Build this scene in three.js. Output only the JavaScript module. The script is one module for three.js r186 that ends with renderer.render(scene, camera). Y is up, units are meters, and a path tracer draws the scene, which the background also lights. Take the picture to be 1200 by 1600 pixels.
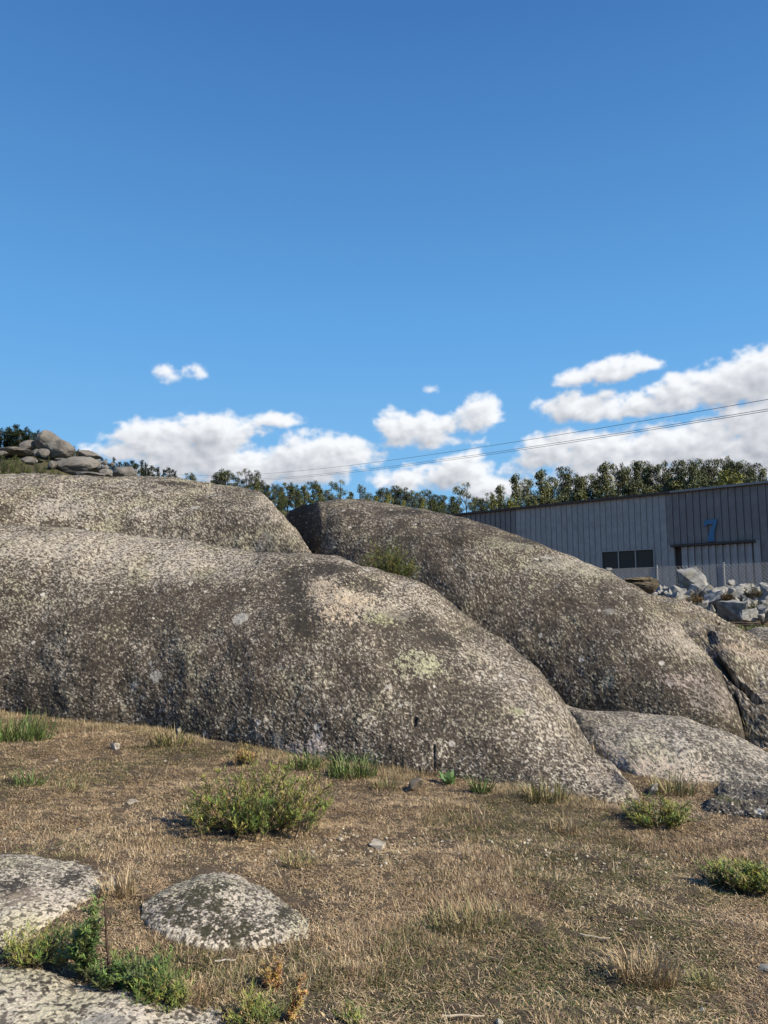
import * as THREE from 'three';
import { mergeGeometries, toCreasedNormals } from 'three/addons/utils/BufferGeometryUtils.js';
import { ConvexGeometry } from 'three/addons/geometries/ConvexGeometry.js';

// ---------------------------------------------------------------- camera, sky, sun, exposure
const EYE = 1.55, F = 1202, PITCH = Math.atan(157 / F);       // focal length in pixels of the 1200 x 1600 photograph
const scene = new THREE.Scene();
const camera = new THREE.PerspectiveCamera(2 * Math.atan(800 / F) * 180 / Math.PI, 0.75, 0.05, 6000);
camera.position.set(0, EYE, 0);
camera.rotation.x = PITCH;

const renderer = new THREE.WebGLRenderer({ antialias: true });
renderer.setSize(768, 1024);
renderer.toneMapping = THREE.LinearToneMapping;
renderer.toneMappingExposure = 1.42;
renderer.shadowMap.enabled = true;
renderer.shadowMap.type = THREE.PCFSoftShadowMap;

const SUN_EL = 38 * Math.PI / 180, SUN_BACK = 29 * Math.PI / 180;   // from the right, a little behind the camera
const sunDir = new THREE.Vector3(Math.cos(SUN_EL) * Math.cos(SUN_BACK), Math.sin(SUN_EL), Math.cos(SUN_EL) * Math.sin(SUN_BACK));
const sun = new THREE.DirectionalLight(new THREE.Color().setRGB(1, 0.89, 0.71), 5);
sun.position.copy(sunDir).multiplyScalar(120);
sun.castShadow = true;
sun.shadow.mapSize.set(4096, 4096);
Object.assign(sun.shadow.camera, { left: -60, right: 60, top: 60, bottom: -60, near: 1, far: 400 });
sun.name = 'sun';
scene.add(sun, sun.target);

// ---------------------------------------------------------------- random numbers and noise
function rng(seed) {
  let a = seed >>> 0;
  return () => { a = (a + 0x6D2B79F5) | 0; let t = Math.imul(a ^ (a >>> 15), 1 | a); t = (t + Math.imul(t ^ (t >>> 7), 61 | t)) ^ t; return ((t ^ (t >>> 14)) >>> 0) / 4294967296; };
}
const PERM = new Uint8Array(512), GX = new Float32Array(256), GY = new Float32Array(256), GZ = new Float32Array(256);
{
  const r = rng(77), p = [...Array(256).keys()];
  for (let i = 255; i > 0; i--) { const j = Math.floor(r() * (i + 1)); [p[i], p[j]] = [p[j], p[i]]; }
  for (let i = 0; i < 512; i++) PERM[i] = p[i & 255];
  for (let i = 0; i < 256; i++) { const z = 2 * r() - 1, a = r() * 6.28318, q = Math.sqrt(1 - z * z); GX[i] = q * Math.cos(a) * 1.5; GY[i] = q * Math.sin(a) * 1.5; GZ[i] = z * 1.5; }
}
function n3(x, y, z) {
  const X = Math.floor(x), Y = Math.floor(y), Z = Math.floor(z);
  x -= X; y -= Y; z -= Z;
  const u = x * x * x * (x * (x * 6 - 15) + 10), v = y * y * y * (y * (y * 6 - 15) + 10), w = z * z * z * (z * (z * 6 - 15) + 10);
  const A = PERM[X & 255] + (Y & 255), B = PERM[(X + 1) & 255] + (Y & 255), zi = Z & 255, zj = (Z + 1) & 255;
  const a0 = PERM[A & 255], a1 = PERM[(A + 1) & 255], b0 = PERM[B & 255], b1 = PERM[(B + 1) & 255];
  const d = (g, p, q, s) => GX[g] * p + GY[g] * q + GZ[g] * s;
  const x00 = d(PERM[a0 + zi], x, y, z), x10 = d(PERM[b0 + zi], x - 1, y, z), x01 = d(PERM[a1 + zi], x, y - 1, z), x11 = d(PERM[b1 + zi], x - 1, y - 1, z);
  const y00 = d(PERM[a0 + zj], x, y, z - 1), y10 = d(PERM[b0 + zj], x - 1, y, z - 1), y01 = d(PERM[a1 + zj], x, y - 1, z - 1), y11 = d(PERM[b1 + zj], x - 1, y - 1, z - 1);
  const p0 = x00 + u * (x10 - x00), p1 = x01 + u * (x11 - x01), q0 = y00 + u * (y10 - y00), q1 = y01 + u * (y11 - y01);
  const r0 = p0 + v * (p1 - p0), r1 = q0 + v * (q1 - q0);
  return r0 + w * (r1 - r0);
}
function fbm(x, y, z, oct = 4, gain = 0.5) {
  let s = 0, a = 1, n = 0;
  for (let i = 0; i < oct; i++) { s += a * n3(x, y, z); n += a; a *= gain; x = x * 2.03 + 11.3; y = y * 2.03 + 5.7; z = z * 2.03 + 3.1; }
  return s / n;
}
const hash3 = (i, j, k) => { let h = Math.imul(i, 374761393) ^ Math.imul(j, 668265263) ^ Math.imul(k, 2147483647 ^ 1274126177); h = Math.imul(h ^ (h >>> 13), 1274126177); return ((h ^ (h >>> 16)) >>> 0) / 4294967296; };
// round patches scattered through space: [how far inside the nearest patch (1 centre, 0 edge), its random number]
function spots(x, y, z, rmin, rmax, share) {
  const X = Math.floor(x), Y = Math.floor(y), Z = Math.floor(z);
  let best = 0, id = 0;
  for (let i = -1; i <= 1; i++) for (let j = -1; j <= 1; j++) for (let k = -1; k <= 1; k++) {
    const a = X + i, b = Y + j, c = Z + k, h = hash3(a, b, c);
    if (h > share) continue;
    const px = a + hash3(a + 91, b, c), py = b + hash3(a, b + 57, c), pz = c + hash3(a, b, c + 33), r = rmin + (rmax - rmin) * (h / share) ** 2;
    const d = 1 - Math.hypot(x - px, y - py, z - pz) / r;
    if (d > best) { best = d; id = hash3(a + 7, b + 3, c + 5); }
  }
  return [best, id];
}
const sstep = (a, b, x) => { const t = Math.min(1, Math.max(0, (x - a) / (b - a))); return t * t * (3 - 2 * t); };
const clamp = (x, a, b) => Math.min(b, Math.max(a, x));
const lerp = (a, b, t) => a + (b - a) * t;
// smooth curve through points [[x, y], ...] (monotone cubic)
function curve(pts) {
  const n = pts.length, xs = pts.map(p => p[0]), ys = pts.map(p => p[1]), m = [];
  const dl = [];
  for (let i = 0; i < n - 1; i++) dl.push((ys[i + 1] - ys[i]) / (xs[i + 1] - xs[i]));
  for (let i = 0; i < n; i++) m.push(i === 0 ? dl[0] : i === n - 1 ? dl[n - 2] : dl[i - 1] * dl[i] <= 0 ? 0 : 2 * dl[i - 1] * dl[i] / (dl[i - 1] + dl[i]));
  return x => {
    if (x <= xs[0]) return ys[0];
    if (x >= xs[n - 1]) return ys[n - 1];
    let i = 0; while (xs[i + 1] < x) i++;
    const h = xs[i + 1] - xs[i], t = (x - xs[i]) / h, t2 = t * t, t3 = t2 * t;
    return (2 * t3 - 3 * t2 + 1) * ys[i] + (t3 - 2 * t2 + t) * h * m[i] + (-2 * t3 + 3 * t2) * ys[i + 1] + (t3 - t2) * h * m[i + 1];
  };
}

// ---------------------------------------------------------------- surveying: photograph pixel -> bearing and elevation
const CP = Math.cos(PITCH), SP = Math.sin(PITCH);
function sight(px, py) {                       // [bearing (0 ahead, + right), tangent of elevation]
  const x = (px - 600) / F, y = (800 - py) / F, f = CP - y * SP, u = y * CP + SP;
  return [Math.atan2(x, f), u / Math.hypot(x, f)];
}
function at(px, py, D) {                       // the point at horizontal distance D on that line of sight
  const [a, t] = sight(px, py);
  return new THREE.Vector3(Math.sin(a) * D, EYE + t * D, -Math.cos(a) * D);
}

// ---------------------------------------------------------------- terrain
const ridge = curve([[-700, .11], [-250, .178], [-60, .184], [10, .189], [44, .195], [80, .197], [100, .192], [138, .184], [165, .172], [195, .162], [220, .160], [290, .154], [360, .140], [480, .128], [600, .122], [760, .12], [900, .125], [1200, .13], [1900, .11]]);
function terrain(x, z) {
  const r = Math.hypot(x, z), f = -z, az = Math.atan2(x, f);
  const near = 0.05 * (clamp(f, -8, 14) - 3) - 0.03 * clamp(x, -8, 8);
  let h = lerp(near, 1.85, sstep(13, 34, r)) + 0.035 * n3(x * .7, 1.7, z * .7) * sstep(40, 12, r);
  if (r < 14) h += 0.02 * n3(x * 2.3, 4.2, z * 2.3) + 0.008 * n3(x * 9, 2, z * 9);
  if (r > 72) {
    const p = Math.abs(az) < 1.2 ? 600 + F * Math.tan(az) * 1.0 : az > 0 ? 2000 : -1000;
    const T = ridge(p), k = clamp((r - 72) / 228, 0, 1);
    h = lerp(h, EYE + T * Math.min(r, 300) * lerp(k ** 1.5, k * (2 - k), sstep(215, 330, p)), sstep(0, .18, k)) + 1.6 * fbm(x * .02, 3, z * .02, 3) * sstep(80, 160, r) * (r > 300 ? sstep(900, 300, r) : 1);
    if (r > 330) h -= (r - 330) * 0.02;
  }
  return h;
}
function onGround(px, py) {                    // where a line of sight meets the ground
  const [a, t] = sight(px, py), s = Math.sin(a), c = Math.cos(a);
  let lo = .5, hi = 60;
  for (let d = .5; d < 60; d += .1) if (EYE + t * d < terrain(s * d, -c * d)) { hi = d; lo = d - .1; break; }
  for (let i = 0; i < 14; i++) { const d = (lo + hi) / 2; if (EYE + t * d < terrain(s * d, -c * d)) hi = d; else lo = d; }
  return new THREE.Vector3(s * hi, terrain(s * hi, -c * hi), -c * hi);
}

// ---------------------------------------------------------------- sky: blue air and a bank of cumulus round the horizon
{
  const W = 4096, H = 2048, data = new Float32Array(W * H * 4);
  const air = curve([[-90, 0], [-2, 0], [0, .02], [6, .14], [12, .29], [20, .5], [30, .74], [44, .97], [60, 1.12], [90, 1.2]]);
  const LO = [.30, .62, .92], MI = [.132, .39, .79], HI = [.043, .157, .45];
  // clouds seen in the photograph: px, py, half width, half height, strength, turn
  const seen = [[262, 583, 24, 16, .8, 0], [300, 583, 26, 13, .72, 0], [345, 664, 24, 7, .3, 0], [672, 607, 16, 7, .38, 0],
    [175, 708, 60, 26, .9, 0], [250, 690, 70, 36, 1.05, -.2], [330, 678, 62, 34, 1.15, 0], [310, 722, 150, 38, 1.1, 0], [430, 657, 50, 13, .8, -.1], [390, 668, 40, 20, .8, 0], [500, 712, 92, 34, 1.1, 0], [430, 735, 110, 30, 1, 0], [560, 700, 34, 20, .9, 0],
    [628, 668, 42, 32, 1.05, 0], [665, 672, 40, 30, .9, 0], [745, 648, 40, 28, 1.0, -.15], [708, 662, 36, 22, .8, 0], [690, 690, 60, 14, .7, 0],
    [640, 748, 70, 22, 1, 0], [725, 742, 48, 36, 1.15, 0], [770, 765, 60, 24, 1, 0],
    [905, 592, 46, 14, .9, -.1], [965, 578, 56, 21, 1.1, -.1], [1010, 570, 44, 14, .95, -.05],
    [885, 634, 44, 24, 1.1, 0], [945, 638, 60, 26, 1.1, 0], [1010, 634, 40, 22, .85, 0],
    [1060, 620, 50, 34, 1.1, 0], [1120, 606, 60, 40, 1.15, 0], [1180, 592, 60, 44, 1.2, 0], [1230, 580, 60, 50, 1.2, 0],
    [860, 712, 54, 30, 1.15, 0], [925, 705, 60, 32, 1.15, 0], [1000, 690, 50, 30, .9, 0], [1050, 700, 70, 44, 1.1, 0], [1110, 690, 70, 46, 1, 0], [1180, 690, 80, 70, 1.15, 0], [990, 740, 220, 32, 1, 0], [1250, 660, 80, 80, 1.2, 0]];
  const blobs = seen.map(([px, py, w, h, s, t]) => {
    const [a, tt] = sight(px, py), e = Math.atan(tt);
    return { a, e, w: w / F * Math.cos(a), h: h / F * Math.cos(a), s, t };
  });
  // the same kind of cloud all the way round
  const r = rng(9);
  for (let k = 0; k < 70; k++) {
    const a = .62 + r() * (6.2832 - 1.24), e0 = .10 + r() * .13, n = 3 + Math.floor(r() * 4);
    for (let i = 0; i < n; i++) blobs.push({ a: a + (r() - .5) * .16, e: e0 + (r() - .5) * .05, w: .03 + r() * .05, h: .014 + r() * .022, s: .8 + r() * .4, t: (r() - .5) * .3 });
  }
  const bins = Array.from({ length: 256 }, () => []);
  for (const b of blobs) { const k = Math.ceil((b.w * 2.2) / (2 * Math.PI) * 256) + 1, c = Math.floor((b.a / (2 * Math.PI) + 2) * 256); for (let i = -k; i <= k; i++) bins[(c + i) & 255].push(b); }
  const dens = (a, e, oct) => {                // how much cloud lies that way
    let m = -1;
    for (const b of bins[Math.floor((a / (2 * Math.PI) + 2) * 256) & 255]) {
      let da = a - b.a; da -= Math.round(da / (2 * Math.PI)) * 2 * Math.PI;
      const c = Math.cos(b.t), s = Math.sin(b.t), de = e - b.e, x = (da * c - de * s) / b.w, y = (da * s + de * c) / b.h;
      const yy = y < 0 ? y * 1.15 : y, q = x * x + yy * yy;
      if (q < 4.5) m = Math.max(m, b.s * (1 - q * .5)) + (q < 1 ? .12 * (1 - q) : 0);
    }
    if (m <= -.5) return -1;
    const sx = Math.cos(a) * 24, sz = Math.sin(a) * 24, ex = e * 36, wx = .35 * n3(sx * 1.3, ex * 1.3, sz * 1.3 + 9);
    const bil = 1 - 2.2 * Math.abs(n3(sx * 1.7 + wx, ex * 1.7, sz * 1.7)), bil2 = oct > 3 ? 1 - 2.2 * Math.abs(n3(sx * 4.1, ex * 4.1 + wx, sz * 4.1)) : .4, f = fbm(sx + wx, ex, sz, oct, .6);
    return Math.min(m * .9 + f * .95 + bil * .16 + bil2 * .09 - .47, (m + .02) * 1.6);
  };
  const row0 = Math.floor((-1.5 / 180 + .5) * H), row1 = Math.floor((19 / 180 + .5) * H);
  for (let j = 0; j < H; j++) {
    const el = ((j + .5) / H - .5) * 180, t = air(el), e = el * Math.PI / 180;
    const c0 = t < .5 ? 0 : 1, k = t < .5 ? t / .5 : (t - .5) / .5, A = c0 ? MI : LO, B = c0 ? HI : MI;
    const base = [0, 1, 2].map(i => Math.max(.02, lerp(A[i], B[i], k)));
    for (let i = 0; i < W; i++) {
      const o = (j * W + i) * 4;
      let R = base[0], G = base[1], Bl = base[2];
      if (j >= row0 && j <= row1) {
        const th = ((i + .5) / W - .5) * 2 * Math.PI, a = Math.atan2(Math.cos(th), -Math.sin(th));   // direction x = cos, z = sin; bearing from -z
        const d = dens(a, e, 7);
        if (d > -.08) {
          let thick = 0;
          for (let q = 1; q <= 4; q++) thick += Math.max(0, dens(a + .007 * q, e + .008 * q, 4));
          const slope = d - dens(a + .006, e + .007, 6);
          const alpha = sstep(-.06, .5, d) ** .85 * .97, lit = clamp(Math.exp(-thick * .36) + .5 * slope, 0, 1);
          const v = lerp(.46, 1.0, lit);
          R = lerp(R, v * .985, alpha); G = lerp(G, v * .985 + .015, alpha); Bl = lerp(Bl, v * .93 + .09, alpha);
        }
      }
      data[o] = R * .7; data[o + 1] = G * .7; data[o + 2] = Bl * .7; data[o + 3] = 1;
    }
  }
  const sky = new THREE.DataTexture(data, W, H, THREE.RGBAFormat, THREE.FloatType);
  sky.mapping = THREE.EquirectangularReflectionMapping;
  sky.magFilter = sky.minFilter = THREE.LinearFilter;
  sky.wrapS = THREE.RepeatWrapping;
  sky.needsUpdate = true;
  scene.background = sky;
  scene.environment = sky;
}

// ---------------------------------------------------------------- helpers for things
const taken = {};
function numbered(name) { const n = taken[name] = (taken[name] ?? -1) + 1; return n ? `${name}_${String(n).padStart(3, '0')}` : name; }
function thing(name, label, category, group) {
  const o = new THREE.Group(); o.name = numbered(name); o.userData = { label, category };
  if (group) o.userData.group = group;
  scene.add(o); return o;
}
function part(name, geo, mat, parent) { const m = new THREE.Mesh(geo, mat); m.name = name; m.castShadow = m.receiveShadow = true; parent.add(m); return m; }
function single(name, geo, mat, label, category, group) {
  const m = new THREE.Mesh(geo, mat); m.name = numbered(name); m.castShadow = m.receiveShadow = true; m.userData = { label, category };
  if (group) m.userData.group = group;
  scene.add(m); return m;
}
function copyOf(o, label, group) {
  const c = o.clone(); c.name = numbered(o.name.replace(/_\d{3}$/, '')); c.userData = { ...o.userData }; if (label) c.userData.label = label; if (group) c.userData.group = group; scene.add(c); return c;
}
function geom(pos, idx, col, uv) {
  const g = new THREE.BufferGeometry();
  g.setAttribute('position', new THREE.BufferAttribute(pos instanceof Float32Array ? pos : new Float32Array(pos), 3));
  if (idx) g.setIndex(new THREE.BufferAttribute(idx instanceof Uint32Array ? idx : new Uint32Array(idx), 1));
  if (col) g.setAttribute('color', new THREE.BufferAttribute(col instanceof Float32Array ? col : new Float32Array(col), 3));
  if (uv) g.setAttribute('uv', new THREE.BufferAttribute(uv instanceof Float32Array ? uv : new Float32Array(uv), 2));
  g.computeVertexNormals();
  return g;
}
function tex(size, fn, srgb = true) {
  const d = new Uint8Array(size * size * 4);
  for (let j = 0; j < size; j++) for (let i = 0; i < size; i++) { const c = fn(i / size, j / size), o = (j * size + i) * 4; for (let k = 0; k < 3; k++) d[o + k] = clamp((Array.isArray(c) ? c[k] : c) * 255, 0, 255); d[o + 3] = 255; }
  const t = new THREE.DataTexture(d, size, size); t.wrapS = t.wrapT = THREE.RepeatWrapping; t.magFilter = THREE.LinearFilter; t.minFilter = THREE.LinearMipmapLinearFilter; t.generateMipmaps = true;
  if (srgb) t.colorSpace = THREE.SRGBColorSpace;
  t.needsUpdate = true; return t;
}
// noise that repeats over the unit square: walk a torus
const loop = (u, v, k, oct, s = 0) => { const a = u * 6.28318, b = v * 6.28318; return fbm(Math.cos(a) * k + s, Math.sin(a) * k + Math.cos(b) * k * 1.3, Math.sin(b) * k * 1.3 + s, oct); };

// ---------------------------------------------------------------- materials
const grainBump = tex(512, (u, v) => .5 + .5 * loop(u, v, 9, 4), false);
const grainMap = tex(512, (u, v) => { const g = loop(u, v, 14, 4, 7), h = loop(u, v, 30, 2, 3); return clamp(.86 + .3 * g + .22 * h, .45, 1); });
const rockMat = new THREE.MeshStandardMaterial({ vertexColors: true, map: grainMap, bumpMap: grainBump, bumpScale: .007, roughness: .95 });
const stoneMat = new THREE.MeshStandardMaterial({ vertexColors: true, map: grainMap, roughness: .92 });
const crumbs = tex(1024, (u, v) => { const a = loop(u, v, 16, 4, 21), b = loop(u, v, 44, 3, 5), c = loop(u, v, 90, 2, 9); return clamp(.74 + .35 * a + .5 * b + .35 * c, .22, 1); });
const soilMat = new THREE.MeshStandardMaterial({ vertexColors: true, map: crumbs, bumpMap: crumbs, bumpScale: .014, roughness: 1 });
const leafMat = new THREE.MeshStandardMaterial({ vertexColors: true, roughness: .7, side: THREE.DoubleSide });
const barkMat = new THREE.MeshStandardMaterial({ vertexColors: true, roughness: .95 });

// ---------------------------------------------------------------- ground, one sheet to the horizon
{
  const rings = []; for (let r = .4; r < 3200; r *= r < 8 ? 1.0065 : r < 16 ? 1.0095 : r < 400 ? 1.03 : 1.15) rings.push(r);
  const az = []; for (let a = -Math.PI; a < -.62; a += .06) az.push(a);
  for (let a = -.62; a < .62; a += .0055) az.push(a);
  for (let a = .62; a < Math.PI - .02; a += .06) az.push(a);
  const n = az.length, pos = new Float32Array((rings.length * n + 1) * 3), col = new Float32Array(pos.length), uv = new Float32Array((rings.length * n + 1) * 2), idx = [];
  const put = (i, x, z) => {
    const r = Math.hypot(x, z);
    let h = terrain(x, z);
    const lump = r < 14 ? fbm(x * 14, 3.3, z * 14, 3) : 0;
    pos.set([x, h + lump * .022, z], i * 3); uv.set([x / .7, z / .7], i * 2);
    let c;
    if (r < 60) {
      const b = fbm(x * .8, 7, z * .8, 3), m = fbm(x * 5, 8, z * 5, 3), f = n3(x * 38, 2, z * 38);
      const k = clamp(.5 + .5 * b + .5 * m, 0, 1);
      c = [lerp(.13, .33, k), lerp(.092, .24, k), lerp(.06, .155, k)].map(v => v * (1 + .35 * f));
      const gr = sstep(.12, .4, fbm(x * .5 + 9, 2, z * .5, 2) + .3 * m);
      c = [lerp(c[0], .09, gr * .35), lerp(c[1], .09, gr * .35), lerp(c[2], .045, gr * .35)];
      const bare = sstep(.26, .5, fbm(x * .9, 21, z * 1.6, 3) + .25 * m);
      c = [lerp(c[0], .27, bare * .55), lerp(c[1], .225, bare * .55), lerp(c[2], .165, bare * .55)];
    } else {
      const b = fbm(x * .03, 7, z * .03, 4), m = fbm(x * .2, 3, z * .2, 3), k = clamp(.45 + b + .6 * m, 0, 1);
      c = [lerp(.045, .17, k), lerp(.055, .14, k), lerp(.022, .075, k)];
    }
    col.set(c, i * 3);
  };
  rings.forEach((r, j) => az.forEach((a, i) => put(j * n + i, Math.sin(a) * r, -Math.cos(a) * r)));
  put(rings.length * n, 0, 0);
  for (let j = 0; j < rings.length - 1; j++) for (let i = 0; i < n; i++) { const a = j * n + i, b = j * n + (i + 1) % n, c = a + n, d = b + n; idx.push(a, b, c, b, d, c); }
  for (let i = 0; i < n; i++) idx.push(rings.length * n, (i + 1) % n, i);
  const g = part('ground', geom(pos, idx, col, uv), soilMat, scene); g.userData = { kind: 'structure' };
}

// ---------------------------------------------------------------- granite
function lichen(px, py, pz, st) {
  const x = px * st.fs, y = py * st.fs, z = pz * st.fs;
  const s1 = n3(x * 19 + 3, y * 19, z * 19), s2 = n3(x * 52, y * 52 + 9, z * 52), s3 = n3(x * 100, y * 100, z * 100 + 4);
  const big = fbm(x * .9, y * .9 + st.seed, z * .9, 3), mid = fbm(x * 3.6 + st.seed, y * 3.6, z * 3.6, 3);
  let k = sstep(-.24, .26, .62 * s2 + .36 * s1 + .5 * s3 + .28 * mid + .16 * big + st.tone);
  const D = st.dark, M = st.mid;
  let r = lerp(D[0], M[0], k), g = lerp(D[1], M[1], k), b = lerp(D[2], M[2], k);
  const w1 = n3(x * 25 + 40, y * 25, z * 25), w2 = n3(x * 64, y * 64 + 20, z * 64);
  let more = 0;                                 // places where the pale crust grows thicker or thinner
  for (const m of st.marks) if (m.w) { const q = ((px - m.p.x) / m.r[0]) ** 2 + ((py - m.p.y) / m.r[1]) ** 2 + ((pz - m.p.z) / m.r[2]) ** 2; if (q < 2.5) more += m.w * sstep(1.3, .3, q + 1.2 * mid + .5 * s1); }
  let w = sstep(.02, .15, .6 * w2 + .42 * w1 + .32 * s3 + .34 * mid + .22 * big + st.white + more - .05) * .9;
  const yl = sstep(-.1, .35, fbm(x * 1.7, y * 1.7 + 70, z * 1.7, 2) + st.yellow);
  let P = [lerp(.65, .6, yl), lerp(.59, .56, yl), lerp(.495, .4, yl)];
  const tint = 1 + .25 * s3;
  r = lerp(r, P[0] * tint, w); g = lerp(g, P[1] * tint, w); b = lerp(b, P[2] * tint, w);
  const pit = sstep(.16, .3, n3(x * 36 + 70, y * 36, z * 36) + .3 * n3(x * 80, y * 80 + 30, z * 80)) * .8;
  r = lerp(r, D[0], pit); g = lerp(g, D[1], pit); b = lerp(b, D[2], pit);
  // round lichen thalli
  const wob = .05 * s2 + .04 * s1;
  const [d1, id1] = spots(x * 3.6 + wob * 3, y * 3.6 + wob * 2, z * 3.6, .1, .36, st.thalli);
  if (d1 > 0) {
    const e = sstep(0, .12, d1 + .25 * s2), c = id1 < .45 ? [.52, .5, .46] : id1 < .62 ? [.16, .155, .14] : id1 < .8 ? [.3, .29, .26] : [.44, .44, .28];
    const q = e * (.75 + .25 * s3); r = lerp(r, c[0], q); g = lerp(g, c[1], q); b = lerp(b, c[2], q);
  }
  const [d2, id2] = spots(x * 8.5, y * 8.5 + 3, z * 8.5, .12, .34, st.flecks);
  if (d2 > 0) { const e = sstep(0, .25, d2 + .3 * s2 + .3 * s3), v = .5 + .22 * id2; r = lerp(r, v, e); g = lerp(g, v * .96, e); b = lerp(b, v * .86, e); }
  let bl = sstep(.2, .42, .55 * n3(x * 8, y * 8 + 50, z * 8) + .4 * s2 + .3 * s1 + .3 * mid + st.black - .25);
  // marks that stand at one place on the rock
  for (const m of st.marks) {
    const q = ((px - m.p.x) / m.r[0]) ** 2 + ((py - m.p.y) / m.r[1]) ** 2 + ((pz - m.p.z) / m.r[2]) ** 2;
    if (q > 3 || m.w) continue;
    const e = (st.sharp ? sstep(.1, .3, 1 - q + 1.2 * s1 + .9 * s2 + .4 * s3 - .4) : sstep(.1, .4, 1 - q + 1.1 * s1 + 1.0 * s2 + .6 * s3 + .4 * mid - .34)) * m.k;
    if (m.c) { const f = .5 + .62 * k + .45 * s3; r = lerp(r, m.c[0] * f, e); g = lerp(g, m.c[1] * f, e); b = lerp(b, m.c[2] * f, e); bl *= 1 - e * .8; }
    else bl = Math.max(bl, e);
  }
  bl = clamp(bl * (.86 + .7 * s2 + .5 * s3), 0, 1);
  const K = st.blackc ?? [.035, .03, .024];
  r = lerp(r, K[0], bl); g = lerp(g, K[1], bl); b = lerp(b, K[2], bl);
  return [Math.max(.012, r), Math.max(.01, g), Math.max(.008, b)];
}
const STYLE = { seed: 0, fs: 1, flecks: .16, tone: 0, white: 0, yellow: 0, black: 0, thalli: .16, dark: [.05, .039, .029], mid: [.225, .19, .145], marks: [] };
const rocks = [];                              // footprints: inside(x, z)
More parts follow.
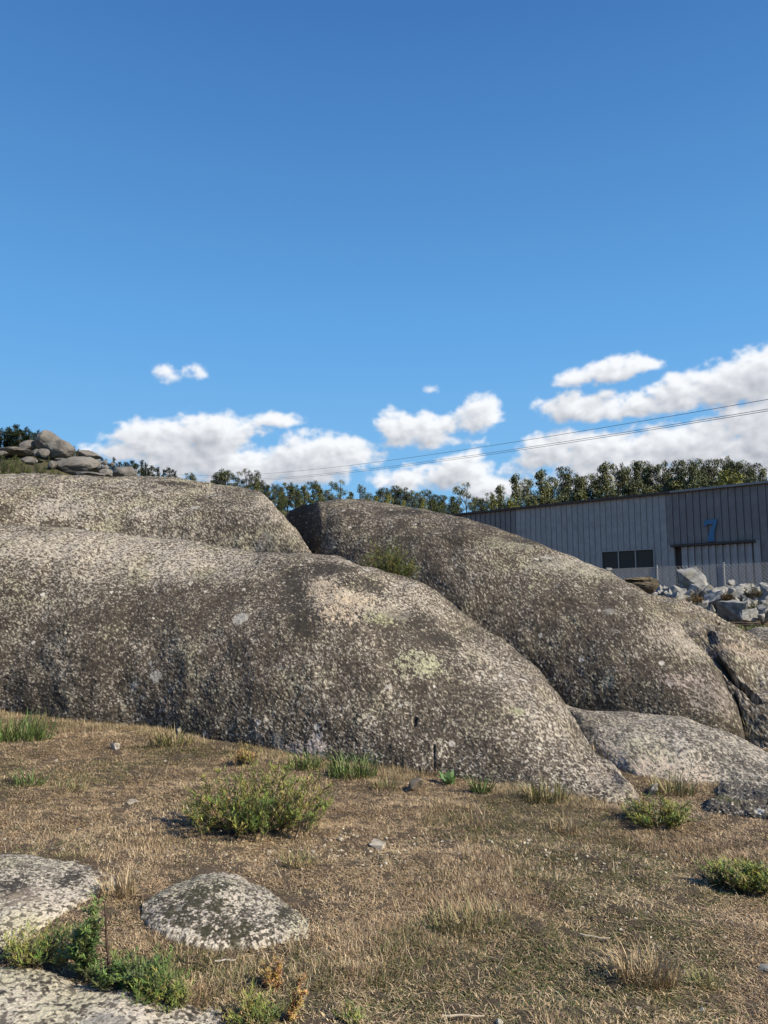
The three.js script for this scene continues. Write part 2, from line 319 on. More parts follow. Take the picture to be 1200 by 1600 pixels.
// A dome of granite surveyed along lines of sight: crest [px, py, distance], foot [px, py, distance or nothing for where the ground lies]; n shapes its cross-section
function dome(name, label, category, o) {
  const toA = (pts) => pts.map(([px, py, D]) => { const [a, t] = sight(px, py); return [a, t, D ?? Math.hypot(onGround(px, py).x, onGround(px, py).z)]; });
  const ft = toA(o.foot), fR = curve(ft.map(p => [p[0], p[2]])), cr = o.rel ? o.crest.map(([px, py, d]) => { const [a, t] = sight(px, py); return [a, t, fR(a) + d]; }) : toA(o.crest);
  const cT = curve(cr.map(p => [p[0], p[1]])), cD = curve(cr.map(p => [p[0], p[2]])), fT = curve(ft.map(p => [p[0], p[1]])), fD = curve(ft.map(p => [p[0], p[2]]));
  const nn = typeof o.n === 'number' ? () => o.n : (c => a => c(600 + F * Math.tan(a)))(curve(o.n));
  const a0 = Math.max(cr[0][0], ft[0][0]), a1 = Math.min(cr.at(-1)[0], ft.at(-1)[0]);
  const step = (o.step ?? 1.25) / F, NC = Math.ceil((a1 - a0) / step), NF = o.rows, NB = o.backRows ?? (o.rel ? 110 : 44), NR = NF + NB + 1;
  const pos = new Float32Array((NC + 1) * NR * 3), uv = new Float32Array((NC + 1) * NR * 2), col = new Float32Array(pos.length);
  const st = { ...STYLE, ...o.style }, amp = o.amp ?? 1;
  const foot = [], sink = o.sink ?? .3;
  const section = i => {
    const a = a0 + (a1 - a0) * i / NC, sa = Math.sin(a), ca = -Math.cos(a), p = 2 / nn(a);
    const D0 = fD(a), h0 = EYE + D0 * fT(a), D1 = Math.max(D0 + .12, cD(a)), t1 = Math.max(cT(a), fT(a) + .002), D2 = D1 + (o.back ?? 1) * (D1 - D0) + .3;
    let Hc = EYE + D1 * t1;
    for (let it = 0; it < 6; it++) {            // raise or lower the top until the skyline stands at the surveyed elevation
      let m = -9; for (let q = 1; q <= 40; q++) { const f = q / 40 * Math.PI / 2, D = D0 + (D1 - D0) * (1 - Math.cos(f) ** p), h = h0 + (Hc - h0) * Math.sin(f) ** p; m = Math.max(m, (h - EYE) / D); }
      { const hb = Math.min(h0, terrain(sa * D2, ca * D2)) - .3; for (let q = 0; q <= 24; q++) { const f = q / 24 * Math.PI / 2, D = D2 - (D2 - D1) * (1 - Math.cos(f) ** p), h = hb + (Hc - hb) * Math.sin(f) ** p; if (h > terrain(sa * D, ca * D)) m = Math.max(m, (h - EYE) / D); } }
      Hc += (t1 - m) * D1; Hc = Math.max(Hc, h0 + .01);
    }
    return { a, sa, ca, p, D0, h0, D1, D2, Hc };
  };
  const cols = []; for (let i = 0; i <= NC; i++) cols.push(section(i));
  const win = o.rel ? 22 : 3, tops = cols.map((c, i) => { let t = 0, n = 0; for (let k = -win; k <= win; k++) { const q = cols[i + k]; if (q) { const w = 1 - Math.abs(k) / (win + 1); t += w * (q.Hc - q.h0); n += w; } } return t / n; });
  for (let i = 0; i <= NC; i++) {
    const { sa, ca, p, D0, h0, D1, D2 } = cols[i], Hc = h0 + tops[i];
    foot.push([D0 + (o.rel ? .03 : 0), o.rel ? D1 + .35 * (D2 - D1) : D2]);
    for (let j = 0; j < NR; j++) {
      let D, h;
      if (j <= NF) {
        const f = j / NF * Math.PI / 2; D = D0 + (D1 - D0) * (1 - Math.cos(f) ** p); h = h0 + (Hc - h0) * Math.sin(f) ** p;
        if (j === 0) h -= sink;
      } else {
        const f = (1 - (j - NF) / NB) * Math.PI / 2, hb = Math.min(h0, terrain(sa * D2, ca * D2)) - .3; D = D2 - (D2 - D1) * (1 - Math.cos(f) ** p); h = hb + (Hc - hb) * Math.sin(f) ** p;
      }
      const k = i * NR + j;
      pos[k * 3] = sa * D; pos[k * 3 + 1] = h; pos[k * 3 + 2] = ca * D;
    }
  }
  const idx = new Uint32Array(NC * (NR - 1) * 6); let q = 0;
  for (let i = 0; i < NC; i++) for (let j = 0; j < NR - 1; j++) { const a = i * NR + j, b = a + NR; idx[q++] = a; idx[q++] = b; idx[q++] = a + 1; idx[q++] = b; idx[q++] = b + 1; idx[q++] = a + 1; }
  const g0 = geom(pos, idx), nor = g0.attributes.normal.array;
  // grooves and hollows: [[px, py], ...], half width and depth in metres
  const project = (x, y, z) => { const yy = y - EYE, f = -z * CP + yy * SP, u = yy * CP + z * SP; return [600 + F * x / f, 800 - F * u / f]; };
  const find = (px, py) => { let best = 1e9, b = 0; for (let k = 0; k < pos.length / 3; k++) { if (k % NR > NF) continue; const [X, Y] = project(pos[k * 3], pos[k * 3 + 1], pos[k * 3 + 2]), d = (X - px) ** 2 + (Y - py) ** 2; if (d < best) { best = d; b = k; } } return new THREE.Vector3(pos[b * 3], pos[b * 3 + 1], pos[b * 3 + 2]); };
  const cuts = (o.cuts ?? []).map(c => ({ ...c, pts: c.pts.map(([px, py]) => find(px, py)) }));
  st.marks = (o.marks ?? []).map(([px, py, r, c, k]) => typeof c === 'number' ? { p: find(px, py), r, w: c } : { p: find(px, py), r, c, k: k ?? 1 });
  const out = new Float32Array(pos.length), seg = new THREE.Line3(), P = new THREE.Vector3(), C = new THREE.Vector3();
  for (let k = 0; k < pos.length / 3; k++) {
    const x = pos[k * 3], y = pos[k * 3 + 1], z = pos[k * 3 + 2];
    const e = n3(x * 33, y * 33, z * 33), e2 = n3(x * 15, y * 15 + 3, z * 15);
    let d = amp * (.05 * n3(x * .8, y * .8 + st.seed, z * .8) + .03 * n3(x * 2.6, y * 2.6, z * 2.6) + .011 * n3(x * 6.5, y * 6.5, z * 6.5 + 4) + .006 * sstep(-.06, .06, fbm(x * .8, y * 1.6 + st.seed, z * .8, 3) - .06) + .005 * e2 + .0055 * e + .005 * n3(x * 70, y * 70, z * 70));
    for (const c of cuts) {
      P.set(x, y, z); let m = 9;
      for (let s = 0; s < c.pts.length - 1; s++) { seg.set(c.pts[s], c.pts[s + 1]); seg.closestPointToPoint(P, true, C); m = Math.min(m, C.distanceTo(P)); }
      if (c.pts.length === 1) m = c.pts[0].distanceTo(P);
      m += .25 * c.w * (e2 + .5 * e);
      d -= c.d * sstep(c.w, c.w * .35, m);
    }
    out[k * 3] = x + nor[k * 3] * d; out[k * 3 + 1] = y + nor[k * 3 + 1] * d; out[k * 3 + 2] = z + nor[k * 3 + 2] * d;
    uv[k * 2] = (x + .2 * y) / .55; uv[k * 2 + 1] = (y - z) / .55;
    col.set(lichen(x, y, z, st), k * 3);
  }
  const inside = (x, z, m = 0) => { const a = Math.atan2(x, -z); if (a < a0 || a > a1) return false; const i = Math.min(NC, Math.round((a - a0) / (a1 - a0) * NC)), D = Math.hypot(x, z); return D > foot[i][0] - m && D < foot[i][1] + m; };
  rocks.push(inside);
  const r = single(name, geom(out, idx, col, uv), rockMat, label, category);
  r.userData.find = undefined; delete r.userData.find;
  return { mesh: r, find, a0, a1, fD };
}

const front = dome('granite_dome', 'long low granite dome in front, dark speckled face rising from the dry grass', 'rock', {
  crest: [[-260, 846, 12], [-120, 830, 12], [0, 820, 11.9], [67, 822, 11.8], [123, 828, 11.6], [167, 833, 11.5], [267, 843, 11.2], [333, 853, 10.9], [400, 860, 10.6], [487, 865, 10.2], [527, 870, 10], [567, 885, 9.8], [613, 900, 9.9], [653, 912, 9.8], [683, 930, 9.65], [717, 953, 9.5], [750, 980, 9.3], [800, 1015, 9], [833, 1042, 8.7], [863, 1078, 8.35], [885, 1106, 8.05], [905, 1140, 7.7], [930, 1172, 7.4], [955, 1197, 7.1], [977, 1222, 6.7], [1000, 1248, 6.45], [1012, 1262, 6.3]],
  foot: [[-260, 1098], [0, 1113], [60, 1118], [120, 1126], [200, 1136], [300, 1152], [400, 1168], [500, 1186], [600, 1198], [700, 1214], [800, 1230], [900, 1246], [1000, 1262], [1014, 1266]],
  n: [[-300, 1.7], [400, 1.6], [600, 1.45], [750, 1.3], [1000, 1.3]], rows: 380, style: { seed: 3, tone: -.08, white: -.12, yellow: -.1, thalli: .2 },
  cuts: [{ pts: [[678, 1168], [680, 1205]], w: .011, d: .03 }, { pts: [[649, 1121], [646, 1132]], w: .026, d: .025 }],
  marks: [[40, 845, [2, .4, 1.6], .2], [200, 862, [1.6, .4, 1.4], .2], [330, 880, [1.4, .36, 1.2], .17], [60, 920, [1.5, .3, 1.2], .18], [600, 930, [1, .4, .9], .16], [760, 1030, [.7, .35, .8], .18], [860, 1120, [.5, .4, .6], .2], [950, 1215, [.5, .3, .5], .22],
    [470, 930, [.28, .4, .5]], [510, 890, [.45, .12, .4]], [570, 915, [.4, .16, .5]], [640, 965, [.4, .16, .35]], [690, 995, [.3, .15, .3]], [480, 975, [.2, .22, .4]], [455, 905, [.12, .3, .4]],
    [540, 945, [.42, .3, .6], [.6, .5, .38], .9], [505, 920, [.24, .18, .4], [.62, .52, .4], .9], [600, 955, [.4, .14, .4], [.48, .43, .35], .7],
    [655, 1038, [.28, .16, .3], [.5, .5, .34], .9], [590, 965, [.2, .1, .3], [.44, .44, .27], .8], [970, 1222, [.3, .25, .4], [.5, .42, .34], .55], [495, 1165, [.12, .16, .3], [.6, .52, .47], .9], [455, 1175, [.2, .1, .3], [.55, .46, .4], .7]],
});
dome('granite_dome', 'back granite dome at left with broad flat top below the boulder hill', 'rock', {
  crest: [[-260, 760, 17.5], [-120, 748, 17.5], [0, 742, 17.2], [67, 741, 17], [140, 745, 16.8], [200, 747, 16.6], [267, 748, 16.3], [320, 753, 16], [377, 763, 15.2], [400, 768, 14.7], [417, 779, 14.2], [433, 795, 13.6], [447, 811, 13.1], [463, 832, 12.6], [480, 853, 12.2], [488, 866, 12], [500, 890, 11.8], [515, 930, 11.6], [530, 960, 11.5]],
  foot: [[-260, 920, 13.6], [0, 910, 13.5], [200, 925, 13], [400, 945, 11.9], [490, 960, 11.3], [530, 966, 11.2]],
  n: 2.15, rows: 210, style: { seed: 12, tone: -.02, white: .01, yellow: .08, thalli: .1 },
  marks: [[100, 790, [.7, .3, .8], [.56, .52, .46], .55], [270, 756, [.35, .06, .5]]],
});
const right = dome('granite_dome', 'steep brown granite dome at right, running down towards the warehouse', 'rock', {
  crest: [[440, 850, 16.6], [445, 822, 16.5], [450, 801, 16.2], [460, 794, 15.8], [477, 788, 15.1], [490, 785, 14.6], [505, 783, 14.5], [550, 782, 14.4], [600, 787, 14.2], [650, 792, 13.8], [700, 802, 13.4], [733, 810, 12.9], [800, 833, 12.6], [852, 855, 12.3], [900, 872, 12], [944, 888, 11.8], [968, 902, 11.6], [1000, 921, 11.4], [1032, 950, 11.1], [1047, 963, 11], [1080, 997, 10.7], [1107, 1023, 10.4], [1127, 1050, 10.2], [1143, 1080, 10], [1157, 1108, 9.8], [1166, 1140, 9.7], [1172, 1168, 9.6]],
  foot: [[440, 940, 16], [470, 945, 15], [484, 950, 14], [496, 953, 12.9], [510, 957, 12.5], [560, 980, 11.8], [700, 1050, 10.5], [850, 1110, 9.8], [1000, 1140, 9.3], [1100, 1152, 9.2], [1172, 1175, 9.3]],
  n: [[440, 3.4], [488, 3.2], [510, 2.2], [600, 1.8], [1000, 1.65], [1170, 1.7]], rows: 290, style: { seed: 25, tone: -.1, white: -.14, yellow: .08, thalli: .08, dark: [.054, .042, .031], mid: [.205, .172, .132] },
  marks: [[880, 880, [1.4, .35, 1], .14], [1060, 990, [.4, .5, .7], .16], [470, 830, [.6, 1.2, 1.6]], [482, 850, [.5, .9, 1.6]], [455, 812, [.4, .6, 1.2]], [900, 885, [.8, .25, .8], [.5, .47, .38], .5], [790, 850, [.6, .2, .6], [.47, .46, .33], .5], [1060, 1000, [.5, .4, .5], [.56, .5, .42], .6], [1110, 1080, [.35, .3, .4], [.52, .45, .4], .5], [820, 845, [.5, .08, .4]], [650, 800, [.6, .08, .5]], [950, 1065, [.12, .08, .2], [.5, .48, .38], .9], [1070, 1065, [.3, .1, .3], [.5, .42, .37], .6]],  // black moss marks at the left end also paint the cleft's shade darker
});
dome('granite_slab', 'pale low granite slab at the foot of the right dome', 'rock', {
  crest: [[770, 1035, 9.5], [820, 1064, 9.3], [846, 1082, 9.2], [867, 1093, 9.1], [910, 1107, 9], [950, 1110, 8.95], [1017, 1117, 8.9], [1063, 1120, 8.8], [1100, 1130, 8.7], [1133, 1146, 8.5], [1167, 1163, 8.3], [1200, 1180, 8.1], [1270, 1205, 7.8], [1350, 1235, 7.4]],
  foot: [[770, 1120, 8.7], [846, 1142, 8.5], [883, 1152], [917, 1178], [967, 1202], [1000, 1214], [1040, 1220], [1083, 1226], [1127, 1226], [1200, 1242], [1350, 1260]],
  n: 1.65, rows: 110, backRows: 80, step: 1.5, style: { seed: 41, tone: .08, white: .06, yellow: -.1, thalli: .1, dark: [.07, .062, .05], mid: [.26, .235, .195] },
  marks: [[1030, 1208, [.5, .12, .5], [.55, .46, .38], .75], [960, 1190, [.25, .12, .3], [.52, .44, .36], .7]],
});
dome('granite_outcrop', 'broken granite outcrop with a deep crack, right of the steep brown dome', 'rock', {
  crest: [[985, 925, 15], [1010, 930, 15], [1027, 934, 15], [1060, 941, 14.6], [1083, 949, 14.3], [1110, 960, 14], [1133, 971, 13.7], [1167, 990, 13.3], [1200, 1010, 12.8], [1240, 1040, 12.3], [1330, 1090, 11.6]],
  foot: [[985, 1080, 11.6], [1100, 1120, 10.6], [1150, 1175, 9.5], [1200, 1200, 9.2], [1330, 1230, 9]],
  n: 1.8, rows: 190, step: 1.4, amp: 1.9, style: { seed: 55, tone: -.02, white: -.02, yellow: .1, dark: [.07, .053, .036], mid: [.24, .2, .145] },
  cuts: [{ pts: [[1124, 1036], [1140, 1058], [1160, 1075], [1182, 1100]], w: .05, d: .26 }, { pts: [[1147, 1086], [1150, 1105], [1158, 1130]], w: .04, d: .2 }, { pts: [[1105, 985], [1115, 1005]], w: .08, d: .08 }],
  marks: [[1165, 1020, [.35, .15, .5], [.55, .43, .33], .6], [1060, 960, [.5, .16, .6], [.12, .09, .06], .6], [1155, 1150, [.12, .2, .3], [.55, .42, .32], .7]],
});
dome('boulder', 'small rounded rock at the right edge below the rubble pile', 'rock', {
  crest: [[1152, 996, 16], [1165, 989, 16], [1183, 983, 16], [1205, 981, 16], [1250, 985, 16], [1290, 1000, 16]],
  foot: [[1152, 1010, 15], [1200, 1030, 14.6], [1290, 1030, 14.6]], n: 2.2, rows: 50, step: 1.4, style: { seed: 61, tone: .02, white: .05, dark: [.08, .065, .06] },
});
dome('boulder', 'dark grey rough rock in the grass at the right edge', 'rock', {
  rel: true, crest: [[1098, 1262, .15], [1108, 1248, .25], [1118, 1234, .35], [1125, 1222, .5], [1135, 1218, .6], [1158, 1215, .7], [1200, 1217, .7], [1260, 1226, .6], [1330, 1256, .3]],
  foot: [[1098, 1264], [1110, 1270], [1150, 1276], [1200, 1280], [1330, 1286]],
  n: 2.4, rows: 70, step: 1.2, amp: 1.5, style: { seed: 71, tone: -.12, white: -.12, yellow: -.2, black: .1, dark: [.055, .048, .04], mid: [.21, .19, .16] },
  marks: [[1118, 1240, [.12, .06, .3], [.09, .1, .03], .9]], cuts: [{ pts: [[1150, 1258], [1200, 1252]], w: .03, d: .06 }],
});
const PALE = { fs: 1.25, sharp: true, tone: .12, white: .2, yellow: -.02, thalli: .2, dark: [.05, .042, .03], mid: [.34, .3, .235] };
dome('boulder', 'white lichen covered rock at the left edge of the foreground grass', 'rock', {
  rel: true, back: .7, crest: [[-190, 1380, .9], [-80, 1362, .9], [0, 1357, .85], [42, 1354, .8], [104, 1354, .55], [137, 1358, .4], [155, 1366, .3], [168, 1374, .2], [180, 1386, .12]],
  foot: [[-190, 1520], [0, 1494], [30, 1482], [60, 1455], [95, 1430], [130, 1410], [160, 1396], [182, 1390]],
  n: 2.2, rows: 150, step: 1, amp: .5, style: { ...PALE, seed: 81, black: -.02 },
  marks: [[30, 1395, [.2, .03, .2], [.2, .16, .12], .8], [110, 1372, [.07, .05, .15]], [20, 1380, [.1, .03, .15]], [60, 1356, [.4, .02, .1], [.13, .12, .1], .6]],
});
dome('boulder', 'oval rock with dark moss patches lying in the foreground grass', 'rock', {
  rel: true, back: .8, crest: [[222, 1432, .1], [230, 1420, .16], [250, 1406, .3], [283, 1388, .5], [317, 1381, .6], [345, 1381, .6], [367, 1386, .58], [396, 1397, .5], [433, 1415, .36], [458, 1433, .22], [475, 1452, .12], [482, 1464, .08]],
  foot: [[222, 1436], [250, 1458], [290, 1476], [330, 1485], [370, 1484], [410, 1479], [450, 1471], [482, 1467]],
  n: 1.8, rows: 140, step: .9, amp: .55, style: { ...PALE, seed: 91, tone: .04, white: .1, black: .0, blackc: [.036, .034, .014] },
  marks: [[300, 1408, [.09, .04, .12]], [320, 1400, [.1, .03, .12]], [345, 1392, [.08, .03, .1]], [335, 1418, [.1, .03, .1]], [270, 1430, [.09, .03, .1]], [290, 1440, [.08, .03, .1]], [375, 1460, [.1, .045, .1]], [345, 1450, [.09, .03, .1]], [325, 1458, [.06, .03, .1]], [445, 1435, [.05, .03, .1]]],
});
dome('boulder', 'white and black mottled rock in the bottom left corner', 'rock', {
  rel: true, back: .5, crest: [[-230, 1500, .8], [-60, 1500, .75], [0, 1506, .7], [42, 1512, .66], [83, 1525, .6], [125, 1540, .5], [175, 1544, .42], [200, 1547, .38], [233, 1565, .28], [271, 1583, .18], [300, 1592, .14], [325, 1598, .1], [345, 1610, .06]],
  foot: [[-230, 1760], [0, 1740], [100, 1725], [200, 1685], [280, 1645], [345, 1616]],
  n: 1.9, rows: 190, step: .9, amp: .5, style: { ...PALE, seed: 101, fs: .95, tone: .14, white: .3, black: .3, blackc: [.04, .033, .026] },
});

// ---------------------------------------------------------------- loose stones: faceted blocks
function block(seed, w, h, d, c, o = {}) {
  const r = rng(seed), pts = [], n = o.n ?? 12;
  for (let i = 0; i < n; i++) {
    const a = r() * 6.283, z = r() * 2 - 1, q = Math.sqrt(1 - z * z), k = .7 + .42 * r(), s = v => Math.sign(v) * Math.abs(v) ** .8;
    pts.push(new THREE.Vector3(s(q * Math.cos(a)) * w / 2 * k, s(z) * h / 2 * k, s(q * Math.sin(a)) * d / 2 * k));
  }
  for (const p of o.extra ?? []) pts.push(new THREE.Vector3(p[0] * w, p[1] * h, p[2] * d));
  let g = new ConvexGeometry(pts);
  // split each facet and roughen it
  const src = g.attributes.position.array, pos = [], col = [], uv = [], L = o.split ?? 8, A = new THREE.Vector3(), B = new THREE.Vector3(), C = new THREE.Vector3(), size = Math.min(w, h, d);
  for (let t = 0; t < src.length; t += 9) {
    A.fromArray(src, t); B.fromArray(src, t + 3); C.fromArray(src, t + 6);
    const V = (i, j) => { const u = i / L, v = j / L, p = A.clone().multiplyScalar(1 - u - v).addScaledVector(B, u).addScaledVector(C, v); const f = 3.2 / size; p.multiplyScalar(1 + .09 * n3(p.x * f + seed, p.y * f, p.z * f) + .045 * n3(p.x * f * 3, p.y * f * 3 + seed, p.z * f * 3) + .02 * n3(p.x * f * 9, p.y * f * 9 + seed, p.z * f * 9)); return p; };
    for (let i = 0; i < L; i++) for (let j = 0; j < L - i; j++) {
      const tr = [[V(i, j), V(i + 1, j), V(i, j + 1)]]; if (i + j < L - 1) tr.push([V(i + 1, j), V(i + 1, j + 1), V(i, j + 1)]);
      for (const T of tr) for (const p of T) pos.push(p.x, p.y, p.z);
    }
  }
  for (let i = 0; i < pos.length; i += 3) {
    const x = pos[i] / size * 1.5 + seed, y = pos[i + 1] / size * 1.5, z = pos[i + 2] / size * 1.5, k = (.78 + .5 * fbm(x * 2.4, y * 2.4, z * 2.4, 4) + .5 * n3(x * 7, y * 7, z * 7) + .3 * n3(x * 17, y * 17, z * 17)) * (n3(x * 5 + 4, y * 5, z * 5) > .28 ? .55 : 1), st = (o.stain ?? .6) * sstep(.1, .4, fbm(x * 1.3, y * 1.3 + 8, z * 1.3, 3));
    const s = o.stainc ?? [.2, .19, .13];
    col.push(lerp(c[0] * k, s[0], st), lerp(c[1] * k, s[1], st), lerp(c[2] * k, s[2], st));
    uv.push((pos[i] + pos[i + 2] * .6) / .6, (pos[i + 1] + pos[i + 2] * .3) / .6);
  }
  g = geom(pos, null, col, uv);
  return toCreasedNormals(g, .35);
}
const GREY = [.44, .44, .425];
// px, py of the centre, width and height in pixels, distance, colour, seed, turn, what sets it apart
const pile = [
  [1082, 915, 50, 48, 27.5, GREY, 3, .5, 'largest pale boulder of the rubble pile, standing up against the fence', { n: 13, extra: [[-.42, .42, .1], [.1, .5, 0], [.5, -.2, .1]] }],
  [1036, 923, 20, 16, 27, GREY, 5, .2, 'rounded pale stone left of the largest boulder of the rubble pile'],
  [1020, 928, 18, 12, 25.5, GREY, 7, .9, 'small stone beside the flat mossy ledge'],
  [1063, 935, 30, 20, 25, GREY, 11, .4, 'pale wedge stone at the foot of the largest boulder'],
  [1117, 936, 42, 30, 26, GREY, 13, .8, 'blue grey split block right of the largest boulder'],
  [1124, 921, 40, 16, 28, GREY, 17, .3, 'flat grey slab stone in the middle of the rubble pile'],
  [1152, 928, 44, 24, 27, GREY, 19, .6, 'broad pale stone in the rubble pile right of the flat slab'],
  [1143, 914, 17, 13, 29, GREY, 23, .1, 'small pale stone sitting on top of the rubble pile'],
  [1141, 957, 50, 38, 24.5, GREY, 29, 1.25, 'big dark faced block at the front of the rubble pile'],
  [1174, 964, 30, 24, 24, GREY, 31, .5, 'pale triangular stone at the front of the rubble pile'],
  [1196, 926, 36, 30, 27, GREY, 37, .7, 'tall grey stone at the right edge atop the rubble pile'],
  [1196, 946, 28, 18, 25.5, GREY, 41, .2, 'pale stone at the right edge in mid rubble pile'],
  [1200, 962, 30, 22, 24.5, GREY, 43, 1.1, 'dark stone at the right edge low in the rubble pile'],
  [1162, 917, 30, 13, 28.5, GREY, 47, .4, 'thin grey stone near the top right of the rubble pile'],
  [1101, 922, 26, 18, 27, GREY, 53, .9, 'grey stone leaning on the right side of the largest boulder'],
  [1165, 944, 18, 14, 25.5, GREY, 59, .3, 'small upright stone in mid rubble pile'],
  [1226, 935, 40, 40, 26.5, GREY, 61, .3, 'grey boulder just past the right edge of the rubble pile'],
  [950, 889, 14, 9, 22, GREY, 67, .4, 'small pale stone showing over the skyline of the right dome'],
];
for (const [px, py, w, h, D, c, seed, turn, label, o] of pile) {
  const k = D / F, p = at(px, py, D), m = single('rubble_stone', block(seed, w * k, h * k * 1.12, w * k * .9, c, o), stoneMat, label, 'stone', 'rubble pile by the fence');
  m.position.copy(p); m.rotation.y = turn;
  // turn it until the broad faces lie to the light as they do in the photograph
  const N = m.geometry.attributes.normal, dark = /dark|split/.test(label); let best = dark ? 9 : -9, V = new THREE.Vector3(), toEye = p.clone().negate().normalize();
  for (let q = 0; q < 16; q++) { const a = q / 16 * 6.283; let sum = 0, tot = 0; for (let i = 0; i < N.count; i += 9) { V.fromBufferAttribute(N, i).applyAxisAngle(camera.up, a); const f = V.dot(toEye); if (f > .1) { tot += f; sum += f * Math.max(0, V.dot(sunDir)); } } const v = sum / tot; if (dark ? v < best : v > best) { best = v; m.rotation.y = a; } }
}
{
  const r = rng(414), V = new THREE.Vector3();
  for (let i = 0; i < 44; i++) {
    const px = 1030 + 185 * r(), py = 922 + 44 * r() * Math.min(1, (px - 1020) / 90), D = lerp(27.2, 23.6, (py - 918) / 52), k = D / F, w = 11 + 14 * r();
    const m = single('small_rubble_stone', block(700 + i, w * k, w * k * (.6 + .4 * r()), w * k, GREY, { split: 4, n: 10 }), stoneMat, 'small angular grey stone among the bigger blocks of the rubble pile', 'stone', 'small stones in the rubble pile');
    m.position.copy(at(px, py, D)); m.rotation.set(r() * 6, r() * 6, r() * 6);
  }
}
{ // stones that carry the pile, mostly hidden under the ones in view
  const r = rng(5);
  for (const [px, py, D, w] of [[1075, 948, 27, 60], [1105, 950, 27.5, 60], [1135, 940, 28.5, 60], [1165, 938, 28.5, 60], [1200, 948, 28, 70], [1180, 955, 26.5, 50], [1120, 958, 26.5, 50], [1045, 940, 27, 44], [1235, 955, 26, 60]]) {
    const k = D / F, m = single('rubble_stone', block(100 + Math.floor(px), w * k, 42 * k, 50 * k, GREY), stoneMat, 'grey filler stone low inside the rubble pile, mostly hidden', 'stone', 'hidden rubble stones'); m.position.copy(at(px, py, D)); m.rotation.y = r() * 3;
  }
  const t = thing('mossy_ledge', 'flat topped ledge of dark rock with dry moss, left of the rubble pile', 'rock'); t.position.copy(at(1006, 916, 23));
  part('stone', block(303, 1.15, .46, .9, [.16, .13, .09], { n: 20, stain: .8, stainc: [.10, .085, .04] }), stoneMat, t);
  const cap = part('dry_moss', block(304, 1.18, .13, .92, [.34, .27, .17], { n: 20, stain: .6, stainc: [.14, .12, .05] }), stoneMat, t); cap.position.y = .2;
}
// single stones in the grass: px, py, width, height in pixels
for (const [px, py, w, h, c, seed, label] of [
  [1020, 1233, 28, 17, [.5, .47, .4], 71, 'pale flat stone beside the weeds at the tail of the front dome'],
  [648, 1228, 32, 20, [.24, .2, .15], 73, 'brown slanted stone at the foot of the front dome'],
  [179, 1167, 17, 12, [.5, .46, .4], 75, 'white stone in the grass below the left of the front dome'],
  [278, 1143, 16, 13, [.52, .48, .42], 77, 'small white stone at the foot of the front dome, left of the gorse'],
  [206, 1253, 26, 7, [.42, .37, .3], 79, 'flat pale stone left of the big gorse bush'],
  [590, 1320, 34, 13, [.62, .56, .46], 81, 'bright flat stone in the gravel right of the big gorse bush'],
  [533, 1311, 12, 8, [.6, .54, .45], 83, 'small bright stone at the left of the gravel patch'],
  [640, 1192, 11, 10, [.62, .6, .54], 85, 'tiny white stone against the foot of the front dome'],
  [270, 1530, 13, 9, [.4, .32, .24], 87, 'small tan stone by the bottom left rock'],
  [752, 1458, 13, 8, [.58, .5, .43], 89, 'small pale stone in the right foreground grass'],
  [782, 1425, 10, 7, [.5, .44, .38], 91, 'tiny pink stone in the middle of the right foreground grass'],
  [780, 1597, 14, 8, [.66, .6, .52], 93, 'white stone at the bottom edge beside a pale stick'],
  [910, 1420, 9, 7, [.58, .52, .44], 95, 'tiny pale stone in the dark soil at right'],
  [1195, 1515, 22, 10, [.5, .47, .4], 97, 'pale stone half buried at the right edge'],
  [490, 1165, 22, 18, [.55, .47, .42], 99, 'pinkish stone at the foot of the front dome above the gorse'],
]) {
  const p = onGround(px, py + h * .35), D = Math.hypot(p.x, p.z), k = D / F, m = single('stone', block(seed, w * k * 1.1, h * k * 1.25, w * k * .8, c, { split: 3, stain: .3 }), stoneMat, label, 'stone');
  m.position.copy(p); m.position.y += h * k * .3; m.rotation.y = seed;
}

